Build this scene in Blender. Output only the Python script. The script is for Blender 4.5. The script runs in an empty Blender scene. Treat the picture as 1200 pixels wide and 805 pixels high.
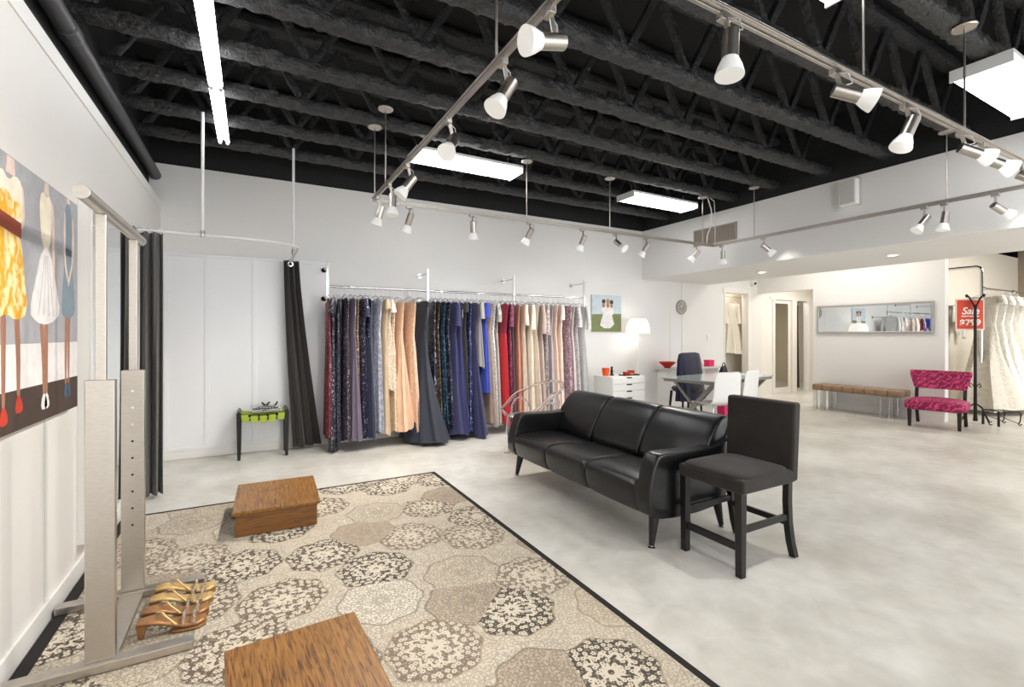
import bpy, math, random
from mathutils import Vector, Matrix
random.seed(7)
R = math.radians
SC = bpy.context.scene
COL = SC.collection
PI = math.pi

# ------------------------------------------------------------------ materials
def lin(c):
    return tuple(((x/255)/12.92 if x/255 <= .04045 else ((x/255+.055)/1.055)**2.4) for x in c)

_M = {}
def nodes_of(m):
    m.use_nodes = True
    return m.node_tree.nodes, m.node_tree.links

def mat(name, rgb, rough=.5, metal=0., spec=.5, bump=0., bscale=60., vary=0., vscale=3., trans=0., ior=1.45,
        emit=0., sheen=0., coat=0., stretch=None, var_rough=0.):
    if name in _M: return _M[name]
    m = bpy.data.materials.new(name); n, l = nodes_of(m)
    b = n['Principled BSDF']
    c = lin(rgb) + (1,)
    b.inputs['Base Color'].default_value = c
    b.inputs['Roughness'].default_value = rough
    b.inputs['Metallic'].default_value = metal
    b.inputs['Specular IOR Level'].default_value = spec
    b.inputs['Transmission Weight'].default_value = trans
    b.inputs['IOR'].default_value = ior
    b.inputs['Sheen Weight'].default_value = sheen
    b.inputs['Coat Weight'].default_value = coat
    if emit:
        b.inputs['Emission Color'].default_value = c
        b.inputs['Emission Strength'].default_value = emit
    tc = n.new('ShaderNodeTexCoord'); src = tc.outputs['Object']
    if stretch:
        mp = n.new('ShaderNodeMapping'); mp.inputs['Scale'].default_value = stretch
        l.new(src, mp.inputs['Vector']); src = mp.outputs['Vector']
    if vary or var_rough:
        t = n.new('ShaderNodeTexNoise'); t.inputs['Scale'].default_value = vscale; t.inputs['Detail'].default_value = 6
        l.new(src, t.inputs['Vector'])
        if vary:
            r = n.new('ShaderNodeValToRGB')
            r.color_ramp.elements[0].position = .3; r.color_ramp.elements[1].position = .7
            r.color_ramp.elements[0].color = tuple(max(0, x*(1-vary)) for x in c[:3]) + (1,)
            r.color_ramp.elements[1].color = tuple(min(1, x*(1+vary)) for x in c[:3]) + (1,)
            l.new(t.outputs['Fac'], r.inputs['Fac']); l.new(r.outputs['Color'], b.inputs['Base Color'])
        if var_rough:
            mr = n.new('ShaderNodeMapRange'); mr.inputs['From Min'].default_value = .3; mr.inputs['From Max'].default_value = .7
            mr.inputs['To Min'].default_value = max(0, rough-var_rough); mr.inputs['To Max'].default_value = rough+var_rough
            l.new(t.outputs['Fac'], mr.inputs['Value']); l.new(mr.outputs['Result'], b.inputs['Roughness'])
    if bump:
        t2 = n.new('ShaderNodeTexNoise'); t2.inputs['Scale'].default_value = bscale; t2.inputs['Detail'].default_value = 1 if 'leather' in name else 4
        l.new(src, t2.inputs['Vector'])
        bp = n.new('ShaderNodeBump'); bp.inputs['Strength'].default_value = bump; bp.inputs['Distance'].default_value = .02
        l.new(t2.outputs['Fac'], bp.inputs['Height']); l.new(bp.outputs['Normal'], b.inputs['Normal'])
    _M[name] = m
    return m

def sequin(name, rgb, spark=(235, 235, 240), scale=140., dens=.82, base_rough=.45):
    """sequinned cloth: small cells, some of them bright metallic discs tilted at random"""
    if name in _M: return _M[name]
    m = bpy.data.materials.new(name); n, l = nodes_of(m); b = n['Principled BSDF']
    tc = n.new('ShaderNodeTexCoord')
    v = n.new('ShaderNodeTexVoronoi'); v.inputs['Scale'].default_value = scale*.62
    l.new(tc.outputs['Object'], v.inputs['Vector'])
    sep = n.new('ShaderNodeSeparateColor'); l.new(v.outputs['Color'], sep.inputs['Color'])
    gt = n.new('ShaderNodeMath'); gt.operation = 'GREATER_THAN'; gt.inputs[1].default_value = dens
    l.new(sep.outputs['Red'], gt.inputs[0])
    mx = n.new('ShaderNodeMix'); mx.data_type = 'RGBA'
    mx.inputs['A'].default_value = lin(rgb)+(1,); mx.inputs['B'].default_value = lin(spark)+(1,)
    l.new(gt.outputs[0], mx.inputs['Factor']); l.new(mx.outputs['Result'], b.inputs['Base Color'])
    mt = n.new('ShaderNodeMath'); mt.operation = 'MULTIPLY'; mt.inputs[1].default_value = .6
    l.new(gt.outputs[0], mt.inputs[0]); l.new(mt.outputs[0], b.inputs['Metallic'])
    b.inputs['Roughness'].default_value = base_rough
    bp = n.new('ShaderNodeBump'); bp.inputs['Strength'].default_value = .5; bp.inputs['Distance'].default_value = .01
    l.new(sep.outputs['Green'], bp.inputs['Height']); l.new(bp.outputs['Normal'], b.inputs['Normal'])
    _M[name] = m
    return m

def wood(name, dark, light, axis='Y', scale=1.):
    if name in _M: return _M[name]
    m = bpy.data.materials.new(name); n, l = nodes_of(m); b = n['Principled BSDF']
    tc = n.new('ShaderNodeTexCoord'); mp = n.new('ShaderNodeMapping')
    s = {'X': (1.6, 22, 22), 'Y': (22, 1.6, 22), 'Z': (22, 22, 1.6)}[axis]
    mp.inputs['Scale'].default_value = tuple(x*scale for x in s)
    l.new(tc.outputs['Object'], mp.inputs['Vector'])
    t = n.new('ShaderNodeTexNoise'); t.inputs['Scale'].default_value = 1.4; t.inputs['Detail'].default_value = 5
    t.inputs['Distortion'].default_value = 1.4
    l.new(mp.outputs['Vector'], t.inputs['Vector'])
    t2 = n.new('ShaderNodeTexNoise'); t2.inputs['Scale'].default_value = 4.5; t2.inputs['Detail'].default_value = 8
    l.new(mp.outputs['Vector'], t2.inputs['Vector'])
    ad = n.new('ShaderNodeMath'); ad.operation = 'MULTIPLY_ADD'; ad.inputs[1].default_value = .45
    l.new(t2.outputs['Fac'], ad.inputs[0]); l.new(t.outputs['Fac'], ad.inputs[2])
    r = n.new('ShaderNodeValToRGB'); e = r.color_ramp.elements
    e[0].position = .56; e[0].color = lin(dark)+(1,)
    e[1].position = .86; e[1].color = lin(light)+(1,)
    md = r.color_ramp.elements.new(.68); md.color = lin(tuple((a*.35+b_*.65) for a, b_ in zip(dark, light)))+(1,)
    l.new(ad.outputs[0], r.inputs['Fac']); l.new(r.outputs['Color'], b.inputs['Base Color'])
    b.inputs['Roughness'].default_value = .38
    _M[name] = m
    return m

WHITE = mat('white_wall_paint', (226, 225, 223), .55, vary=.015, vscale=1.5, bump=.04, bscale=120)
WHITE_L = mat('left_wall_paint', (228, 225, 220), .5, vary=.012, vscale=1.2, bump=.03, bscale=90)
BOARD = mat('white_gloss_board', (231, 232, 234), .3, vary=.01)
TRIM = mat('white_trim_paint', (232, 230, 226), .4)
BEIGE = mat('warm_beige_paint', (212, 205, 192), .6, vary=.02, vscale=2)
TAUPE = mat('taupe_column_paint', (150, 136, 118), .6)
BLACK_P = mat('black_ceiling_paint', (27, 27, 28), .8, vary=.25, vscale=2, bump=.3, bscale=40)
FIREPROOF = mat('black_sprayed_fireproofing', (46, 46, 47), .5, spec=.6, bump=1.0, bscale=38, vary=.4, vscale=26)
PIPE = mat('grey_painted_pipe', (66, 66, 68), .45, vary=.06, vscale=6)
NICKEL = mat('brushed_nickel', (190, 184, 176), .32, 1., vary=.06, vscale=40)
STEEL = mat('brushed_stainless_steel', (200, 194, 186), .34, 1., vary=.07, vscale=5, stretch=(8, 8, 60), var_rough=.06)
CHROME = mat('polished_chrome', (215, 215, 218), .1, 1.)
GALV = mat('white_painted_steel', (228, 228, 228), .4)
FROST = mat('frosted_white_glass', (238, 238, 236), .35, emit=.12)
BULB = mat('lit_lamp_lens', (255, 250, 240), .4, emit=9.)
TUBE = mat('lit_fluorescent_tube', (250, 252, 255), .4, emit=9.)
DIFF = mat('lit_prismatic_diffuser', (250, 250, 250), .4, emit=6.)
DOWNL = mat('lit_downlight_lens', (255, 244, 228), .4, emit=9.)
SHADE = mat('white_lamp_shade', (250, 244, 236), .6, emit=.4)
LEATHER = mat('black_leather', (10, 10, 12), .3, spec=.65, bump=.12, bscale=7)
PIPING = mat('leather_seam', (26, 26, 28), .4)
BLACKWOOD = mat('black_stained_wood', (20, 17, 16), .35, vary=.2, vscale=20)
DESKM = mat('grey_satin_metal', (142, 139, 134), .4, .3)
DKWOOD = mat('espresso_wood', (34, 25, 22), .35, vary=.2, vscale=20)
SUEDE = mat('charcoal_microsuede', (36, 31, 28), .85, sheen=.12, vary=.5, vscale=5, bump=.1, bscale=150)
ACRYL = mat('clear_acrylic', (250, 250, 252), .03, trans=1., ior=1.3)
CURT = mat('charcoal_curtain_cloth', (88, 86, 84), .85, sheen=.2, bump=.15, bscale=250)
CURT2 = mat('black_brown_curtain_cloth', (46, 42, 40), .8, sheen=.2, bump=.15, bscale=250)
OAK = wood('golden_oak', (76, 46, 17), (150, 104, 48), 'Y', 2.8)
OAK_S = wood('oak_side', (94, 60, 26), (130, 86, 40), 'X', 1.8)
LIME = mat('lime_leather_strap', (152, 168, 50), .45)
MIRROR = mat('mirror_glass', (236, 240, 240), .015, 1.)
MIRROR_G = mat('grey_mirror_glass', (205, 204, 196), .08, 1.)
SILVER_F = mat('silver_frame', (190, 190, 188), .35, .8)
GLASS_T = mat('frosted_glass_top', (196, 208, 206), .12, trans=.35, ior=1.4)
WPLAST = mat('white_plastic', (236, 236, 234), .35)
GREYP = mat('light_grey_plastic', (196, 194, 190), .5)
BLACKPL = mat('black_plastic', (18, 18, 18), .4)
BLACKIRON = mat('black_wrought_iron', (30, 25, 23), .45, .3)
ORANGE = mat('orange_glaze', (226, 82, 28), .35)
RED = mat('red_glaze', (190, 34, 28), .3)
PINK = mat('hot_pink_card', (226, 36, 104), .5)
NAVYC = mat('navy_draped_cloth', (20, 20, 50), .7, sheen=.2)
TAN = mat('tan_suede_tufting', (146, 118, 92), .8, sheen=.2, vary=.12, vscale=12)
GOLD = mat('pale_gold_leather', (204, 170, 112), .38, .35, vary=.1, vscale=20)
GOLD_D = mat('copper_leather', (166, 120, 76), .35, .45)
STRAPC = mat('clear_vinyl_strap', (240, 226, 205), .1, trans=.75, ior=1.3)
SIGNO = mat('orange_sign_card', (208, 60, 22), .5)
SIGNW = mat('white_sign_ink', (246, 240, 232), .5)
SIGNK = mat('sign_dark_rule', (120, 40, 20), .5)
LACE = mat('ivory_lace', (232, 224, 208), .75, vary=.08, vscale=40, bump=.6, bscale=90, sheen=.2)
TULLE = mat('white_tulle', (214, 211, 204), .75, vary=.1, vscale=14, bump=.9, bscale=28, sheen=.3)
TULLE2 = mat('ivory_tulle', (206, 199, 186), .75, vary=.12, vscale=14, bump=.9, bscale=28, sheen=.3)
HANGER = mat('clear_plastic_hanger', (214, 216, 222), .25, spec=.6)
TAGW = mat('white_paper_tag', (240, 240, 238), .6)

# concrete floor
def concrete():
    m = bpy.data.materials.new('polished_concrete'); n, l = nodes_of(m); b = n['Principled BSDF']
    tc = n.new('ShaderNodeTexCoord')
    a = n.new('ShaderNodeTexNoise'); a.inputs['Scale'].default_value = .9; a.inputs['Detail'].default_value = 8; a.inputs['Roughness'].default_value = .62
    c = n.new('ShaderNodeTexNoise'); c.inputs['Scale'].default_value = 7; c.inputs['Detail'].default_value = 8; c.inputs['Distortion'].default_value = .6
    for t in (a, c): l.new(tc.outputs['Object'], t.inputs['Vector'])
    r = n.new('ShaderNodeValToRGB'); e = r.color_ramp.elements
    e[0].position = .36; e[0].color = lin((188, 184, 174))+(1,)
    e[1].position = .62; e[1].color = lin((219, 217, 211))+(1,)
    r2 = n.new('ShaderNodeValToRGB'); e = r2.color_ramp.elements
    e[0].position = .3; e[0].color = (.86, .86, .86, 1); e[1].position = .62; e[1].color = (1, 1, 1, 1)
    l.new(a.outputs['Fac'], r.inputs['Fac']); l.new(c.outputs['Fac'], r2.inputs['Fac'])
    mx = n.new('ShaderNodeMix'); mx.data_type = 'RGBA'; mx.blend_type = 'MULTIPLY'; mx.inputs['Factor'].default_value = 1
    l.new(r.outputs['Color'], mx.inputs['A']); l.new(r2.outputs['Color'], mx.inputs['B'])
    l.new(mx.outputs['Result'], b.inputs['Base Color'])
    mr = n.new('ShaderNodeMapRange'); mr.inputs['To Min'].default_value = .26; mr.inputs['To Max'].default_value = .42
    l.new(c.outputs['Fac'], mr.inputs['Value']); l.new(mr.outputs['Result'], b.inputs['Roughness'])
    b.inputs['Specular IOR Level'].default_value = .45
    return m
CONC = concrete()

# rug: staggered floral medallions in black, brown, tan and cream
def rug_mat():
    m = bpy.data.materials.new('floral_medallion_rug_pile'); n, l = nodes_of(m); b = n['Principled BSDF']
    def M(op, a, b_=None, c=None):
        q = n.new('ShaderNodeMath'); q.operation = op
        for i, x in enumerate((a, b_, c)):
            if x is None: continue
            if isinstance(x, (int, float)): q.inputs[i].default_value = x
            else: l.new(x, q.inputs[i])
        return q.outputs[0]
    tc = n.new('ShaderNodeTexCoord'); src = tc.outputs['Object']
    def vec(op, a, b_=None, k=None):
        q = n.new('ShaderNodeVectorMath'); q.operation = op; l.new(a, q.inputs[0])
        if b_ is not None: l.new(b_, q.inputs[1])
        if k is not None: q.inputs['Scale'].default_value = k
        return q.outputs[0]
    def voro(v, scale, rnd, feat='F1'):
        q = n.new('ShaderNodeTexVoronoi'); q.voronoi_dimensions = '2D'; q.feature = feat
        q.inputs['Scale'].default_value = scale; q.inputs['Randomness'].default_value = rnd; l.new(v, q.inputs['Vector']); return q
    def polar(v, vo):
        d_ = n.new('ShaderNodeSeparateXYZ'); l.new(vec('SUBTRACT', v, vo.outputs['Position']), d_.inputs[0])
        return M('ARCTAN2', d_.outputs['Y'], d_.outputs['X'])
    def mix(f, a, b_):
        q = n.new('ShaderNodeMix'); q.data_type = 'RGBA'
        if isinstance(f, (int, float)): q.inputs['Factor'].default_value = f
        else: l.new(f, q.inputs['Factor'])
        for k, x in (('A', a), ('B', b_)):
            if isinstance(x, tuple): q.inputs[k].default_value = lin(x)+(1,)
            else: l.new(x, q.inputs[k])
        return q.outputs['Result']
    def ramp(f, els):
        q = n.new('ShaderNodeValToRGB'); q.color_ramp.interpolation = 'CONSTANT'; e = q.color_ramp.elements
        e[0].position = els[0][0]; e[0].color = lin(els[0][1])+(1,); e[1].position = els[1][0]; e[1].color = lin(els[1][1])+(1,)
        for p_, c_ in els[2:]:
            x = e.new(p_); x.color = lin(c_)+(1,)
        l.new(f, q.inputs['Fac']); return q.outputs['Color']
    wn = n.new('ShaderNodeTexNoise'); wn.inputs['Scale'].default_value = 7; wn.inputs['Detail'].default_value = 2; l.new(src, wn.inputs['Vector'])
    warp = vec('ADD', src, vec('SCALE', wn.outputs['Color'], k=.03))
    mp = n.new('ShaderNodeMapping'); mp.inputs['Rotation'].default_value = (0, 0, R(33)); l.new(warp, mp.inputs['Vector'])
    big = voro(mp.outputs['Vector'], 2.45, .5); sb = n.new('ShaderNodeSeparateColor'); l.new(big.outputs['Color'], sb.inputs['Color'])
    ang = polar(mp.outputs['Vector'], big)
    d = M('ADD', big.outputs['Distance'], M('MULTIPLY', M('COSINE', M('MULTIPLY', ang, 8.)), .022))
    med = M('LESS_THAN', d, .5)
    rim = M('LESS_THAN', M('ABSOLUTE', M('SUBTRACT', d, .5)), .014)
    # small flowers and fine stitches
    fl = voro(src, 33, .8); fa = polar(src, fl)
    fd = M('ADD', fl.outputs['Distance'], M('MULTIPLY', M('COSINE', M('MULTIPLY', fa, 6.)), .045))
    blossom = M('MULTIPLY', M('LESS_THAN', fd, .37), M('GREATER_THAN', fd, .11))
    outline = M('LESS_THAN', M('ABSOLUTE', M('SUBTRACT', fd, .37)), .07)
    fine = voro(src, 62, 1.); speck = M('LESS_THAN', fine.outputs['Distance'], .27)
    vine = M('LESS_THAN', voro(warp, 11, .9, 'DISTANCE_TO_EDGE').outputs['Distance'], .045)
    # rosette: petals round the middle and a ring of loops
    petal = M('ADD', big.outputs['Distance'], M('MULTIPLY', M('COSINE', M('MULTIPLY', ang, 12.)), .03))
    heart = M('MULTIPLY', M('LESS_THAN', petal, .115), M('GREATER_THAN', big.outputs['Distance'], .035))
    loop = M('LESS_THAN', M('ABSOLUTE', M('SUBTRACT', petal, .25)), .022)
    isdark = M('LESS_THAN', sb.outputs['Red'], .62)
    ground = ramp(sb.outputs['Red'], [(0, (34, 28, 26)), (.2, (54, 44, 39)), (.34, (92, 77, 67)), (.5, (116, 101, 89)), (.62, (190, 178, 160)), (.74, (206, 198, 182)), (.88, (168, 154, 136))])
    pale = mix(wn.outputs['Fac'], (204, 196, 180), (184, 172, 154))
    darkdraw = M('MAXIMUM', M('MAXIMUM', blossom, heart), M('MAXIMUM', loop, M('MULTIPLY', speck, .35)))
    dark = mix(darkdraw, ground, (200, 190, 172))
    lightdraw = M('MAXIMUM', M('MAXIMUM', M('MULTIPLY', outline, .6), M('MULTIPLY', speck, .5)), M('MAXIMUM', M('MULTIPLY', heart, .35), M('MULTIPLY', loop, .3)))
    ink = ramp(sb.outputs['Green'], [(0, (78, 66, 57)), (.35, (108, 92, 74)), (.6, (66, 57, 52)), (.85, (118, 100, 82))])
    light = mix(lightdraw, ground, ink)
    inside = mix(isdark, light, dark)
    outside = mix(M('MAXIMUM', M('MULTIPLY', outline, .5), M('MAXIMUM', M('MULTIPLY', speck, .42), M('MULTIPLY', vine, .3))), pale, ink)
    c1_ = mix(med, outside, inside)
    c2_ = mix(M('MULTIPLY', rim, .5), c1_, ink)
    wear = n.new('ShaderNodeTexNoise'); wear.inputs['Scale'].default_value = 2.6; wear.inputs['Detail'].default_value = 7; l.new(src, wear.inputs['Vector'])
    l.new(mix(M('MULTIPLY', wear.outputs['Fac'], .22), c2_, (196, 186, 168)), b.inputs['Base Color'])
    b.inputs['Roughness'].default_value = .95
    b.inputs['Specular IOR Level'].default_value = .15
    return m
RUGM = rug_mat()
RUGB = mat('black_rug_binding', (30, 27, 26), .9)

def pink_pattern():
    m = bpy.data.materials.new('magenta_swirl_upholstery'); n, l = nodes_of(m); b = n['Principled BSDF']
    tc = n.new('ShaderNodeTexCoord')
    w = n.new('ShaderNodeTexWave'); w.wave_type = 'BANDS'; w.bands_direction = 'DIAGONAL'
    w.inputs['Scale'].default_value = 7; w.inputs['Distortion'].default_value = 9; w.inputs['Detail'].default_value = 2; w.inputs['Detail Scale'].default_value = 2.2
    l.new(tc.outputs['Object'], w.inputs['Vector'])
    r = n.new('ShaderNodeValToRGB'); e = r.color_ramp.elements
    e[0].position = .35; e[0].color = lin((128, 12, 66))+(1,)
    e[1].position = .9; e[1].color = lin((200, 70, 118))+(1,)
    x = e.new(.7); x.color = lin((158, 18, 82))+(1,)
    l.new(w.outputs['Fac'], r.inputs['Fac']); l.new(r.outputs['Color'], b.inputs['Base Color'])
    b.inputs['Roughness'].default_value = .7
    return m
MAGENTA = pink_pattern()

def woven_vent():
    return mat('taupe_grille_metal', (158, 148, 136), .5, .2)
GRILLE = woven_vent()

# ------------------------------------------------------------------ mesh builder
class MB:
    def __init__(s): s.v = []; s.f = []; s.m = []; s.mi = 0
    def add(s, vs, fs):
        o = len(s.v); s.v += [tuple(p) for p in vs]
        for q in fs: s.f.append([i+o for i in q]); s.m.append(s.mi)
        return s
    def box(s, a, b):
        (x0, y0, z0), (x1, y1, z1) = a, b
        return s.hexa([(x0, y0, z0), (x1, y0, z0), (x1, y1, z0), (x0, y1, z0), (x0, y0, z1), (x1, y0, z1), (x1, y1, z1), (x0, y1, z1)])
    def hexa(s, c):
        return s.add(c, [(0, 3, 2, 1), (4, 5, 6, 7), (0, 1, 5, 4), (1, 2, 6, 5), (2, 3, 7, 6), (3, 0, 4, 7)])
    def bar(s, p, q, w, h, up=(0, 0, 1)):
        p, q = Vector(p), Vector(q); d = (q-p).normalized(); u = Vector(up)
        if abs(d.dot(u)) > .98: u = Vector((1, 0, 0))
        r = d.cross(u).normalized(); u = r.cross(d)
        c = []
        for e in (p, q):
            for a, b in ((-1, -1), (1, -1), (1, 1), (-1, 1)): c.append(e + r*a*w/2 + u*b*h/2)
        return s.add(c, [(3, 2, 1, 0), (4, 5, 6, 7), (0, 1, 5, 4), (1, 2, 6, 5), (2, 3, 7, 6), (3, 0, 4, 7)])
    def cyl(s, p, q, r0, r1=None, n=16, caps=True):
        r1 = r0 if r1 is None else r1
        return s.rev([(Vector(p), r0), (Vector(q), r1)], n, caps)
    def rev(s, st, n=16, caps=True):
        """rings along a polyline of (point, radius)"""
        pts = [Vector(p) for p, _ in st]; vs = []; fs = []
        prev = None
        for i, (p, r) in enumerate(st):
            a = pts[max(0, i-1)]; b = pts[min(len(pts)-1, i+1)]; d = (b-a)
            d = d.normalized() if d.length > 1e-9 else Vector((0, 0, 1))
            if prev is None:
                u = Vector((0, 0, 1)) if abs(d.z) < .9 else Vector((1, 0, 0))
                x = d.cross(u).normalized()
            else:
                x = (prev - d*prev.dot(d)).normalized()
            prev = x; y = d.cross(x)
            for k in range(n):
                t = 2*PI*k/n; vs.append(pts[i] + x*r*math.cos(t) + y*r*math.sin(t))
        for i in range(len(st)-1):
            for k in range(n):
                a = i*n+k; b = i*n+(k+1) % n
                fs.append((a, b, b+n, a+n))
        if caps:
            fs.append(tuple(range(n-1, -1, -1))); fs.append(tuple(range((len(st)-1)*n, len(st)*n)))
        return s.add(vs, fs)
    def tube(s, pts, r, n=8): return s.rev([(p, r) for p in pts], n)
    def lathe(s, o, prof, n=24, axis='Z'):
        o = Vector(o); d = {'Z': Vector((0, 0, 1)), 'X': Vector((1, 0, 0)), 'Y': Vector((0, 1, 0))}[axis]
        a = Vector((1, 0, 0)) if axis != 'X' else Vector((0, 1, 0)); b = d.cross(a)
        vs = []; fs = []
        for r, h in prof:
            for k in range(n):
                t = 2*PI*k/n; vs.append(o + d*h + a*r*math.cos(t) + b*r*math.sin(t))
        for i in range(len(prof)-1):
            for k in range(n):
                p = i*n+k; q = i*n+(k+1) % n; fs.append((p, q, q+n, p+n))
        if prof[0][0] > 1e-6: fs.append(tuple(range(n-1, -1, -1)))
        if prof[-1][0] > 1e-6: fs.append(tuple(range((len(prof)-1)*n, len(prof)*n)))
        return s.add(vs, fs)
    def prism(s, poly, a, b, axis='X'):
        """poly in the plane across axis, extruded a..b"""
        def p3(u, v, w): return {'X': (w, u, v), 'Y': (u, w, v), 'Z': (u, v, w)}[axis]
        n = len(poly); vs = [p3(u, v, a) for u, v in poly] + [p3(u, v, b) for u, v in poly]
        fs = [tuple(range(n-1, -1, -1)), tuple(range(n, 2*n))]
        for i in range(n):
            j = (i+1) % n; fs.append((i, j, j+n, i+n))
        return s.add(vs, fs)
    def loft(s, rings, caps=True):
        n = len(rings[0]); vs = [p for r in rings for p in r]; fs = []
        for i in range(len(rings)-1):
            for k in range(n):
                a = i*n+k; b = i*n+(k+1) % n; fs.append((a, b, b+n, a+n))
        if caps:
            fs.append(tuple(range(n-1, -1, -1))); fs.append(tuple(range((len(rings)-1)*n, len(rings)*n)))
        return s.add(vs, fs)
    def sheet(s, g, thick=None):
        """grid of points; an optional constant-offset back side gives thickness"""
        nu, nv = len(g), len(g[0]); vs = [p for r in g for p in r]
        fs = [(i*nv+j, i*nv+j+1, (i+1)*nv+j+1, (i+1)*nv+j) for i in range(nu-1) for j in range(nv-1)]
        return s.add(vs, fs)
    def build(s, name, mats, parent=None, bevel=0., seg=2, smooth=True, sub=0, solid=0., ang=40):
        me = bpy.data.meshes.new(name); me.from_pydata(s.v, [], s.f)
        for m in (mats if isinstance(mats, (list, tuple)) else [mats]): me.materials.append(m)
        for p, i in zip(me.polygons, s.m): p.material_index = i
        import bmesh
        bm = bmesh.new(); bm.from_mesh(me); bmesh.ops.recalc_face_normals(bm, faces=bm.faces[:]); bm.to_mesh(me); bm.free()
        if smooth:
            for p in me.polygons: p.use_smooth = True
            me.set_sharp_from_angle(angle=R(ang))
        o = bpy.data.objects.new(name, me); COL.objects.link(o)
        if parent is not None: o.parent = parent
        if solid:
            q = o.modifiers.new('thickness', 'SOLIDIFY'); q.thickness = solid; q.offset = 0
        if bevel:
            q = o.modifiers.new('bevel', 'BEVEL'); q.width = bevel; q.segments = seg; q.limit_method = 'ANGLE'; q.angle_limit = R(35); q.harden_normals = True
        if sub:
            q = o.modifiers.new('sub', 'SUBSURF'); q.levels = sub; q.render_levels = sub
        return o

def tag(o, label=None, cat=None, group=None, kind=None):
    if label: o['label'] = label
    if cat: o['category'] = cat
    if group: o['group'] = group
    if kind: o['kind'] = kind
    return o
def thing(name, label, cat, loc=(0, 0, 0), rz=0., group=None):
    o = bpy.data.objects.new(name, None); COL.objects.link(o); o.empty_display_size = .1
    o.location = loc; o.rotation_euler = (0, 0, rz)
    return tag(o, label, cat, group)
def dup(root, loc, rz=None, label=None):
    r = root.copy(); COL.objects.link(r); r.location = loc
    if rz is not None: r.rotation_euler = (0, 0, rz)
    if label: r['label'] = label
    for ch in list(root.children):
        c = ch.copy(); COL.objects.link(c); c.parent = r
        for g in list(ch.children):
            d = g.copy(); COL.objects.link(d); d.parent = c
    return r
def struct(name, mb, mats, **k):
    return tag(mb.build(name, mats, **k), kind='structure')
def arc(c, r, a0, a1, n, plane='XY'):
    out = []
    for i in range(n+1):
        t = a0+(a1-a0)*i/n; x, y = r*math.cos(t), r*math.sin(t)
        out.append({'XY': (c[0]+x, c[1]+y, c[2]), 'XZ': (c[0]+x, c[1], c[2]+y), 'YZ': (c[0], c[1]+x, c[2]+y)}[plane])
    return out

# ------------------------------------------------------------------ the setting
LX, BY, SX = -.845, 6.17, 6.03          # left wall, back wall, soffit face
TOP = 3.16
DECK = 3.95
struct('floor', MB().box((-1.2, -3.6, -.1), (17, 8.2, 0)), CONC, smooth=False)
struct('ceiling', MB().box((-1.4, -3.6, DECK), (17, 8.2, DECK+.1)), BLACK_P, smooth=False)
w = MB(); w.box((LX-.15, -3.6, 0), (LX, BY, 2.745)); w.mi = 1; w.box((LX-.25, -3.6, 2.745), (LX-.1, BY+.15, DECK))
struct('wall_left', w, [WHITE_L, BLACK_P], smooth=False)
w = MB()
w.box((LX-.15, BY, 0), (8.25, BY+.12, 2.9)); w.box((8.25, BY, 2.19), (8.99, BY+.12, 2.9)); w.box((8.99, BY, 0), (9.45, BY+.12, 2.9))
w.box((LX-.15, BY, 2.9), (9.45, BY+.12, TOP)); w.mi = 1; w.box((LX-.15, BY+.01, TOP), (9.45, BY+.12, DECK))
struct('wall_back', w, [WHITE, BLACK_P], smooth=False)
# cap strip on top of left wall
struct('trim_1', MB().box((LX-.02, -3.6, 2.665), (LX+.006, BY, 2.75)), TRIM, smooth=False)
b = MB(); b.box((LX, -3.6, 0), (LX+.014, BY, .1))
struct('baseboard_left', b, TRIM, bevel=.004)
b = MB(); b.box((LX, BY-.014, 0), (8.25, BY, .1))
struct('baseboard_back', b, TRIM, bevel=.004)
# vertical board seams on the left wall
b = MB()
for y in (1.75, 2.97): b.box((LX-.001, y-.0025, .1), (LX+.0015, y+.0025, 1.2))
struct('trim_2', b, GREYP, smooth=False)
# glossy panel with battens behind the curtain rail
b = MB(); b.box((LX+.02, BY-.012, .1), (.84, BY, 2.2))
for x in (LX+.05, -.43, .03, .5): b.box((x-.022, BY-.022, .12), (x+.022, BY-.01, 2.19))
b.box((LX+.02, BY-.02, 2.19), (.84, BY, 2.225)); b.box((LX+.02, BY-.02, .09), (.84, BY, .125))
struct('trim_3', b, BOARD, bevel=.003)
# soffit (dropped beam) along the right
w = MB(); w.box((SX, -3.6, 2.31), (7.78, BY+.02, TOP-.005))
struct('wall_soffit', w, WHITE, smooth=False)
w = MB(); w.box((SX+.02, -3.6, TOP), (7.78, BY+.01, DECK)); struct('wall_soffit_upper', w, BLACK_P, smooth=False)
# ceiling over the back area
struct('ceiling_right', MB().box((7.78, -3.6, 2.9), (9.42, 8.2, 3.0)).box((9.42, 4.1, 2.7), (13.6, 7.9, 2.8)), BEIGE, smooth=False)
# mirror wall and the opening beside it
MX = 9.3
w = MB(); w.box((MX, 3.11, 0), (MX+.12, 5.05, 2.95)); w.box((MX, 5.05, 2.2), (MX+.12, BY+.1, 2.95))
struct('wall_right', w, WHITE, smooth=False)
b = MB(); b.box((MX-.014, 3.11, 0), (MX, 5.05, .1)); struct('baseboard_right', b, TRIM, bevel=.004)
b = MB(); b.box((7.06-.03, BY-.014, .1), (7.06, BY, 2.6)); b.box((6.72, BY-.006, .1), (6.73, BY, 2.6)); struct('trim_4', b, TRIM, smooth=False)
# bridal room behind
struct('wall_bridal_back', MB().box((MX+.12, 4.0, 0), (16.6, 4.1, TOP)), BEIGE, smooth=False)
struct('wall_bridal_far', MB().box((16.0, -3.6, 0), (16.2, 4.0, DECK)), TAUPE, smooth=False)
struct('wall_beyond', MB().box((9.42, 8.05, 0), (17, 8.2, DECK)).box((16.6, 3.9, 0), (17, 8.05, DECK)), BLACK_P, smooth=False)
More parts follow.
